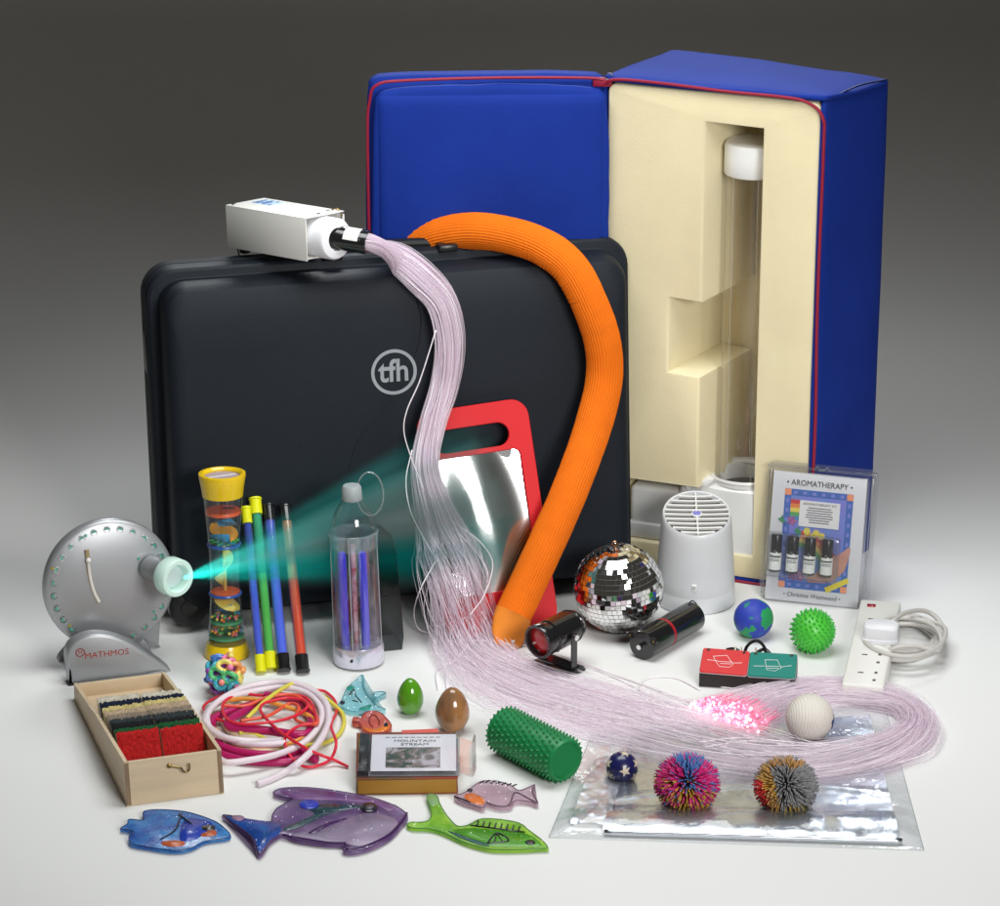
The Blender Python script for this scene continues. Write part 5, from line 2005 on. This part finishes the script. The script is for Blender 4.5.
fB.patch('blue_patch', [(240, 130), (300, 128), (330, 145), (280, 190), (225, 195)], resin('deep blue resin', (.01, .05, .45), .15), .0003)

fP = Fish('large purple resin fish with a blue tail in the front row', cF, [(360, 112), (398, 116), (432, 124), (510, 134), (520, 126), (522, 112), (540, 88), (580, 66), (586, 58), (555, 53), (525, 40), (555, 24), (640, 22), (740, 34), (850, 55), (916, 78), (930, 84), (962, 110), (945, 142), (900, 188), (830, 222), (770, 232), (750, 222), (762, 206), (700, 206), (600, 192), (556, 176), (516, 200), (500, 225), (482, 242), (470, 230), (456, 186), (420, 156), (385, 132)], resin('purple resin', (.38, .26, .46), .40, var=(26, .6, (.11, .035, .19))), .0055, edge=(.05, .02, .09))
DP = resin('dark purple resin', (.055, .012, .10), .12)
fP.patch('pale_belly', [(575, 182), (640, 165), (720, 150), (800, 112), (870, 110), (925, 130), (915, 165), (850, 205), (790, 212), (740, 200), (660, 196)], resin('lilac resin', (.56, .47, .62), .4, var=(30, .25)), .0003)
fP.patch('dark_crown', [(548, 30), (640, 28), (740, 42), (850, 64), (915, 86), (900, 100), (840, 76), (740, 66), (640, 62), (590, 58)], resin('plum resin', (.20, .07, .26), .25, var=(40, .5, (.30, .16, .36))), .0003)
fP.patch('blue_tail', [(375, 116), (435, 126), (520, 138), (550, 150), (548, 172), (515, 195), (482, 234), (472, 205), (458, 182), (420, 152), (395, 135)], resin('cobalt resin', (.012, .10, .50), .15, var=(40, .5)), .0005)
fP.patch('pink_tail_spot', [(395, 118), (420, 116), (435, 124), (420, 133), (400, 130)], resin('rose resin', (.40, .22, .34), .2), .0006, 3, 2)
fP.patch('dark_back', [(560, 165), (620, 150), (700, 112), (790, 92), (840, 85), (770, 80), (690, 78), (640, 92), (660, 110), (620, 130), (570, 150)], resin('dark teal resin', (.02, .055, .075), .1), .0005)
fP.patch('fin', [(640, 170), (700, 140), (765, 124), (700, 150), (665, 172)], DP, .0006, 3, 1)
fP.patch('blue_spot', [(612, 78), (625, 67), (650, 65), (670, 72), (672, 84), (655, 94), (630, 94), (615, 88)], resin('royal resin', (.03, .05, .45), .05), .0007, 3, 2)
fP.patch('eye', [(808, 92), (818, 80), (840, 76), (860, 84), (862, 96), (846, 105), (820, 104)], INKF, .0010, 3, 3)
fP.patch('eye_glint', [(828, 88), (842, 84), (852, 90), (842, 98), (830, 97)], resin('grey violet resin', (.12, .10, .14), .05), .0014, 3, 4)
fP.line('edge_line', [(558, 178), (620, 190), (700, 202), (760, 204)], DP, .0014)
fP.line('mouth_line', [(760, 226), (830, 212), (900, 178), (945, 130), (958, 108)], DP, .0016)

fG = Fish('lime green resin fish with a black comb stripe along its back', cG, [(930, 487), (895, 440), (805, 372), (775, 345), (720, 322), (600, 305), (505, 305), (445, 335), (400, 350), (350, 345), (290, 280), (245, 205), (232, 165), (198, 146), (165, 160), (174, 200), (194, 260), (180, 310), (130, 325), (60, 326), (40, 345), (80, 362), (180, 366), (270, 392), (400, 452), (540, 492), (650, 500), (780, 498), (880, 492)], resin('lime resin', (.42, .70, .07), .35, var=(34, .3, (.14, .42, .03))), edge=(.06, .20, .03))
fG.patch('green_flank', [(430, 365), (560, 372), (700, 385), (800, 405), (890, 470), (800, 480), (640, 480), (540, 470), (420, 420), (330, 380)], resin('mid green resin', (.14, .48, .04), .3, var=(30, .3)), .0004)
fG.patch('teal_belly', [(300, 385), (360, 400), (440, 430), (520, 455), (560, 480), (480, 465), (390, 430)], resin('dark teal belly', (.03, .13, .12), .15), .0006, 3, 1)
fG.patch('clear_tail_tip', [(166, 160), (198, 148), (230, 168), (240, 205), (210, 225), (185, 215)], resin('pale green resin', (.45, .62, .40), .45), .0005)
fG.lines('comb_stripe', [[(440, 348), (780, 392)]] + [[(480 + 37 * k, 350 + 5 * k), (490 + 37 * k, 322 + 4.6 * k)] for k in range(8)], INKF, .0012)
fG.line('fin_outline', [(545, 462), (605, 398), (680, 440), (640, 455), (548, 463)], INKF, .0013)
fG.lines('fin_rays', [[(605, 400), (590, 455)], [(608, 402), (640, 448)]], INKF, .0010)
fG.patch('eye', [(782, 455), (800, 444), (830, 444), (846, 456), (832, 468), (800, 468)], INKF, .0009, 3, 2)
fG.patch('eye_glint', [(805, 456), (818, 450), (832, 456), (818, 462)], resin('brown glint', (.10, .05, .03), .05), .0012, 3, 3)

fK = Fish('pale pink resin fish with an orange fin beside the disc case', cG, [(336, 163), (400, 140), (445, 108), (480, 82), (520, 66), (600, 66), (690, 92), (742, 126), (800, 110), (846, 90), (832, 135), (866, 209), (810, 195), (740, 188), (708, 200), (690, 226), (620, 226), (540, 206), (520, 236), (450, 216), (385, 195)], resin('pale pink resin', (.68, .52, .60), .4, var=(30, .3)), .006, edge=(.18, .10, .15))
fK.patch('orange_fin', [(400, 160), (450, 145), (500, 165), (530, 190), (515, 218), (470, 212), (420, 190)], resin('orange fin resin', (.75, .20, .05), .1), .0006)
fK.lines('back_stripes', [[(500 + 34 * k, 82 + abs(k - 1) * 4), (525 + 34 * k, 68 + abs(k - 1) * 5)] for k in range(7)], INKF, .0011)
fK.patch('eye', [(420, 128), (436, 120), (454, 126), (446, 138), (428, 140)], INKF, .0008, 3, 2)
fK.line('beak_line', [(340, 168), (390, 186), (440, 205)], INKF, .0012)
fK.line('belly_line', [(540, 205), (600, 226), (680, 222), (712, 150), (745, 150), (800, 180), (850, 205)], resin('dusk resin', (.16, .10, .14), .1), .0011)

fL = Fish('small pale turquoise resin fish behind the coral fish', cS, [(50, 236), (75, 200), (112, 120), (160, 75), (185, 52), (215, 28), (228, 62), (226, 112), (252, 165), (275, 185), (292, 150), (330, 142), (375, 150), (335, 172), (306, 196), (300, 228), (335, 248), (372, 262), (300, 272), (240, 272), (150, 276), (90, 256)], resin('pale turquoise resin', (.48, .76, .84), .5, var=(30, .4, (.30, .62, .72))), .006, edge=(.10, .30, .36))
fL.patch('teal_patch', [(110, 120), (140, 100), (165, 115), (150, 135), (120, 135)], resin('teal resin', (.03, .34, .26), .2), .0005)
fL.patch('teal_belly', [(190, 262), (240, 238), (275, 232), (262, 262), (220, 270)], resin('teal resin', (.03, .34, .26), .2), .0005)
fL.lines('fin_lines', [[(155, 130), (128, 175)], [(158, 130), (175, 180), (210, 218)], [(150, 205), (185, 215)]], INKF, .0010)
fL.patch('eye', [(68, 216), (85, 206), (100, 214), (92, 228), (74, 230)], INKF, .0008, 3, 1)
fC = Fish('small coral red resin fish just behind the disc case', cS, [(148, 345), (162, 310), (205, 322), (225, 292), (270, 272), (330, 280), (380, 322), (412, 368), (395, 400), (340, 422), (260, 417), (215, 392), (200, 358), (168, 356)], resin('coral resin', (.74, .17, .12), .25, var=(30, .25)), .006, edge=(.35, .04, .03))
fC.patch('orange_belly', [(220, 378), (270, 395), (330, 385), (370, 350), (395, 370), (385, 398), (330, 415), (255, 410)], resin('orange belly resin', (.78, .22, .02), .15), .0005)
fC.line('heart_line', [(285, 385), (262, 350), (270, 310), (300, 305), (330, 345), (325, 370)], pm('maroon paint', (.20, .02, .02), .3), .0009)
fC.patch('eye', [(358, 368), (372, 355), (388, 364), (382, 378), (366, 380)], INKF, .0008, 3, 2)
fC.patch('tail_mark', [(150, 346), (190, 345), (200, 352), (168, 356)], pm('maroon paint', (.20, .02, .02), .3), .0006, 0, 1)

# ------------------------------------------------------------------ book and disc case
g0, g1 = at(357, 796), at(456, 792)
gv = g1 - g0
GM = T(*g0) @ RZ(math.atan2(gv.y, gv.x) * .35)
GW, GD, GH = .139, .152, .024
book = thing('thick_book', 'thick ochre sided book with a red and green cover under the disc case', 'book', GM)
OCH = pm('ochre page edge', (.40, .20, .025), .5, var=(4, .15), bump=(300, .2, 2, .001), stretch=(.2, 1, 8))
MB().box((GW - .002, GD - .004, GH - .003), (GW / 2, GD / 2, GH / 2), .001).build('pages', OCH, book)
cv = pm('red book cover', (.42, .03, .02), .4, var=(9, .9, (.03, .09, .04)))
MB().box((GW + .002, GD, .0015), (GW / 2, GD / 2 + .001, GH + .0002), .0005).build('cover', cv, book)
MB().box((GW + .002, GD, .0015), (GW / 2, GD / 2 + .001, .0012), .0005).build('back_cover', cv, book)
DMx = GM @ T(GW / 2 + .003, GD * .44, GH + .0015) @ RZ(rad(-1.0))
dc = thing('disc_case', 'clear disc case with a white inlay and stream picture on the ochre book', 'disc case', DMx)
JW, JD, JH = .142, .125, .010
JC = film('jewel case', (.975, .98, .985), 1.3, .03, .01)
mb = MB()
mb.box((JW, JD, JH), (0, 0, JH / 2), .0008, 1)
mb.build('clear_shell', JC, dc, 20)
mb = MB().box((JW - .003, JD - .003, .0008), (0, 0, .0012))
mb.build('grey_tray', pm('grey tray', (.25, .25, .27), .3), dc)
MB().box((.014, JD - .003, JH - .0015), (-JW / 2 + .0085, 0, JH / 2), .0005).build('black_spine', BLACK, dc)
inl = MB().box((.119, .118, .0006), (.0065, 0, JH - .0022)).build('inlay', pm('inlay paper', (.84, .82, .90), .5), dc)
MB().tube([(-JW / 2 + .018, -JD / 2 + .002, JH + .0001), (-JW / 2 + .018, JD / 2 - .002, JH + .0001)], .0005, 6).build('hinge_line', BLACK, dc)
pm_ = pm('stream picture', (.16, .17, .15), .5)
nt = pm_.node_tree
tc = nt.nodes.new('ShaderNodeTexCoord')
n_ = nt.nodes.new('ShaderNodeTexNoise')
n_.inputs['Scale'].default_value = 42
n_.inputs['Detail'].default_value = 6
n_.inputs['Distortion'].default_value = 1.2
nt.links.new(tc.outputs['Object'], n_.inputs['Vector'])
r_ = nt.nodes.new('ShaderNodeValToRGB')
for p_, c_ in ((.0, (.02, .03, .025)), (.42, (.05, .085, .07)), (.52, (.22, .17, .16)), (.60, (.45, .42, .47)), (1, (.7, .68, .72))):
    e_ = r_.color_ramp.elements.new(p_) if p_ not in (0, 1) else r_.color_ramp.elements[0 if p_ == 0 else -1]
    e_.color = (*c_, 1)
nt.links.new(n_.outputs['Fac'], r_.inputs['Fac'])
nt.links.new(r_.outputs['Color'], nt.nodes['Principled BSDF'].inputs['Base Color'])
MB().box((.076, .066, .0003), (.006, -.017, JH - .0017)).build('stream_picture', pm_, inl)
text('title', 'MOUNTAIN', .0105, T(.008, .037, JH - .0016), INK, inl, .0001, sx=1.05)
text('title', 'STREAM', .0105, T(.008, .0255, JH - .0016), INK, inl, .0001, sx=1.05)
mb = MB()
for k in range(9):
    mb.box((.0065, .002, .0002), (-.03 + .0088 * k, .049, JH - .0017))
mb.build('fine_print', pm('grey print', (.12, .12, .14), .6), inl)
# the lower leaf of the case, swung a little open
mb = MB()
K = T(JW / 2, 0, .001) @ RZ(rad(0)) @ RY(rad(20))
mb.box((.020, JD - .010, .0016), (.010, .008, -.0008), .0005, 1, 0, K)
mb.box((.0016, JD - .010, .012), (.0195, .008, .006), .0005, 1, 0, K)
mb.box((.020, .0016, .012), (.010, .008 - (JD - .010) / 2, .004), .0005, 1, 0, K)
mb.build('open_tray', JC, dc, 20)
rs0 = at(426, 738)
rst = MB()
rst.box((.052, .012, .0008), (0, 0, 0), .0002, 1)
o = rst.build('paper_strip', pm('red paper', (.66, .12, .10), .6))
o.matrix_world = T(*at(436, 734.5, .0335)) @ RZ(rad(4))
tag(o, 'narrow red paper strip sticking out behind the disc case', 'paper strip')
o.matrix_world = GM @ T(GW * .64, GD + .001, GH + .0015) @ RZ(rad(4))

# ------------------------------------------------------------------ foil pouch
fA, fBr, fCr, fD = at(549, 838), at(924, 851), at(884, 703), at(592, 735)
pou = thing('foil_pouch', 'clear plastic pouch with a folded silver foil sheet lying under the strand balls', 'pouch', T(*((fA + fBr + fCr + fD) / 4)))
PI_ = pou.matrix_world.inverted()


def quad(u, v, a=fA, b=fBr, c=fCr, d=fD):
    return (a * (1 - u) + b * u) * (1 - v) + (d * (1 - u) + c * u) * v


def crease(x, y, s=1.0):
    p_ = Vector((x * 14, y * 14, s))
    r = 0
    for k, (f, a) in enumerate(((1, 1), (2.1, .5), (4.3, .25))):
        q = noise.noise(p_ * f + Vector((7 * k, 0, s * 3)))
        r += a * (1 - abs(q) * 2)
    return r


def foil_fn(u, v):
    uu = .14 + .80 * u
    vv = .05 + .86 * v
    p_ = quad(uu, vv)
    z = .0030 + .0011 * max(0, crease(p_.x * .6, p_.y * .6, 2))
    # the rolled, folded edge along the front
    if v < .20:
        z += .0075 * math.sin(PI * min(1, v / .2)) ** .6 + .001 * math.sin(40 * u)
    z += .003 * max(0, 1 - abs(v - .32 - .12 * math.sin(3 * u)) / .04)
    return PI_ @ Vector((p_.x, p_.y + .002 * noise.noise(Vector((u * 20, v * 3, 0))), z))


FOIL = pm('silver foil', (.84, .89, .97), .27, 1, bump=(10, .25, 2, .008))
MB().grid(foil_fn, 150, 70).build('foil_sheet', FOIL, pou, 180)


def foil2_fn(u, v):
    p_ = quad(.045 + .105 * u, .10 + .62 * v)
    z = .003 + .0035 * max(0, crease(p_.x * 1.5, p_.y * 1.5, 5)) + .004 * math.sin(PI * v) * (1 - u)
    return PI_ @ Vector((p_.x, p_.y, z))


MB().grid(foil2_fn, 40, 60).build('crumpled_foil', pm('crumpled foil', (.84, .87, .94), .42, 1, bump=(40, .3, 2, .006)), pou, 180)
# front fold edge: a flattened roll of foil
fe = []
for k in range(41):
    u = k / 40
    p_ = quad(.145 + .80 * u, .035)
    fe.append(PI_ @ Vector((p_.x, p_.y, .005 + .0008 * noise.noise(Vector((u * 14, 3, 0))))))
mb = MB()
mb.tube(fe, .0045, 12)
for v in mb.v:
    pass
mb.build('fold_edge', FOIL, pou, 180)


def bag_fn(u, v):
    p_ = quad(u, v)
    inside = min(1, 12 * min(u, 1 - u), 9 * min(v, 1 - v))
    z = .0016 + inside * (.0045 + (.0085 if v < .25 else .003) * math.sin(PI * min(1, v / .25)) ** .7 if v < .25 else .0055) + .0016 * crease(p_.x * 1.3, p_.y * 1.3, 9) * (.35 + .65 * inside)
    return PI_ @ Vector((p_.x, p_.y, max(.0012, z)))


BAG = film('pouch plastic', (.975, .985, .995), 1.5, .08, .08, (.78, .82, .88), bump=(45, .5))
MB().grid(bag_fn, 110, 60).build('clear_bag', BAG, pou, 180)
mb = MB()
for (a_, b_, w_) in ((fA, fBr, .0), (fBr, fCr, 0), (fD, fA, 0)):
    mb.tube([PI_ @ (a_.lerp(b_, t / 20) + Vector((0, 0, .0012))) for t in range(21)], .0006, 6)
mb.build('sealed_edge', film('bag seam', (.95, .97, .98), 1.2, .1, .3, (.85, .88, .9)), pou, 180)

bpy.context.view_layer.update()
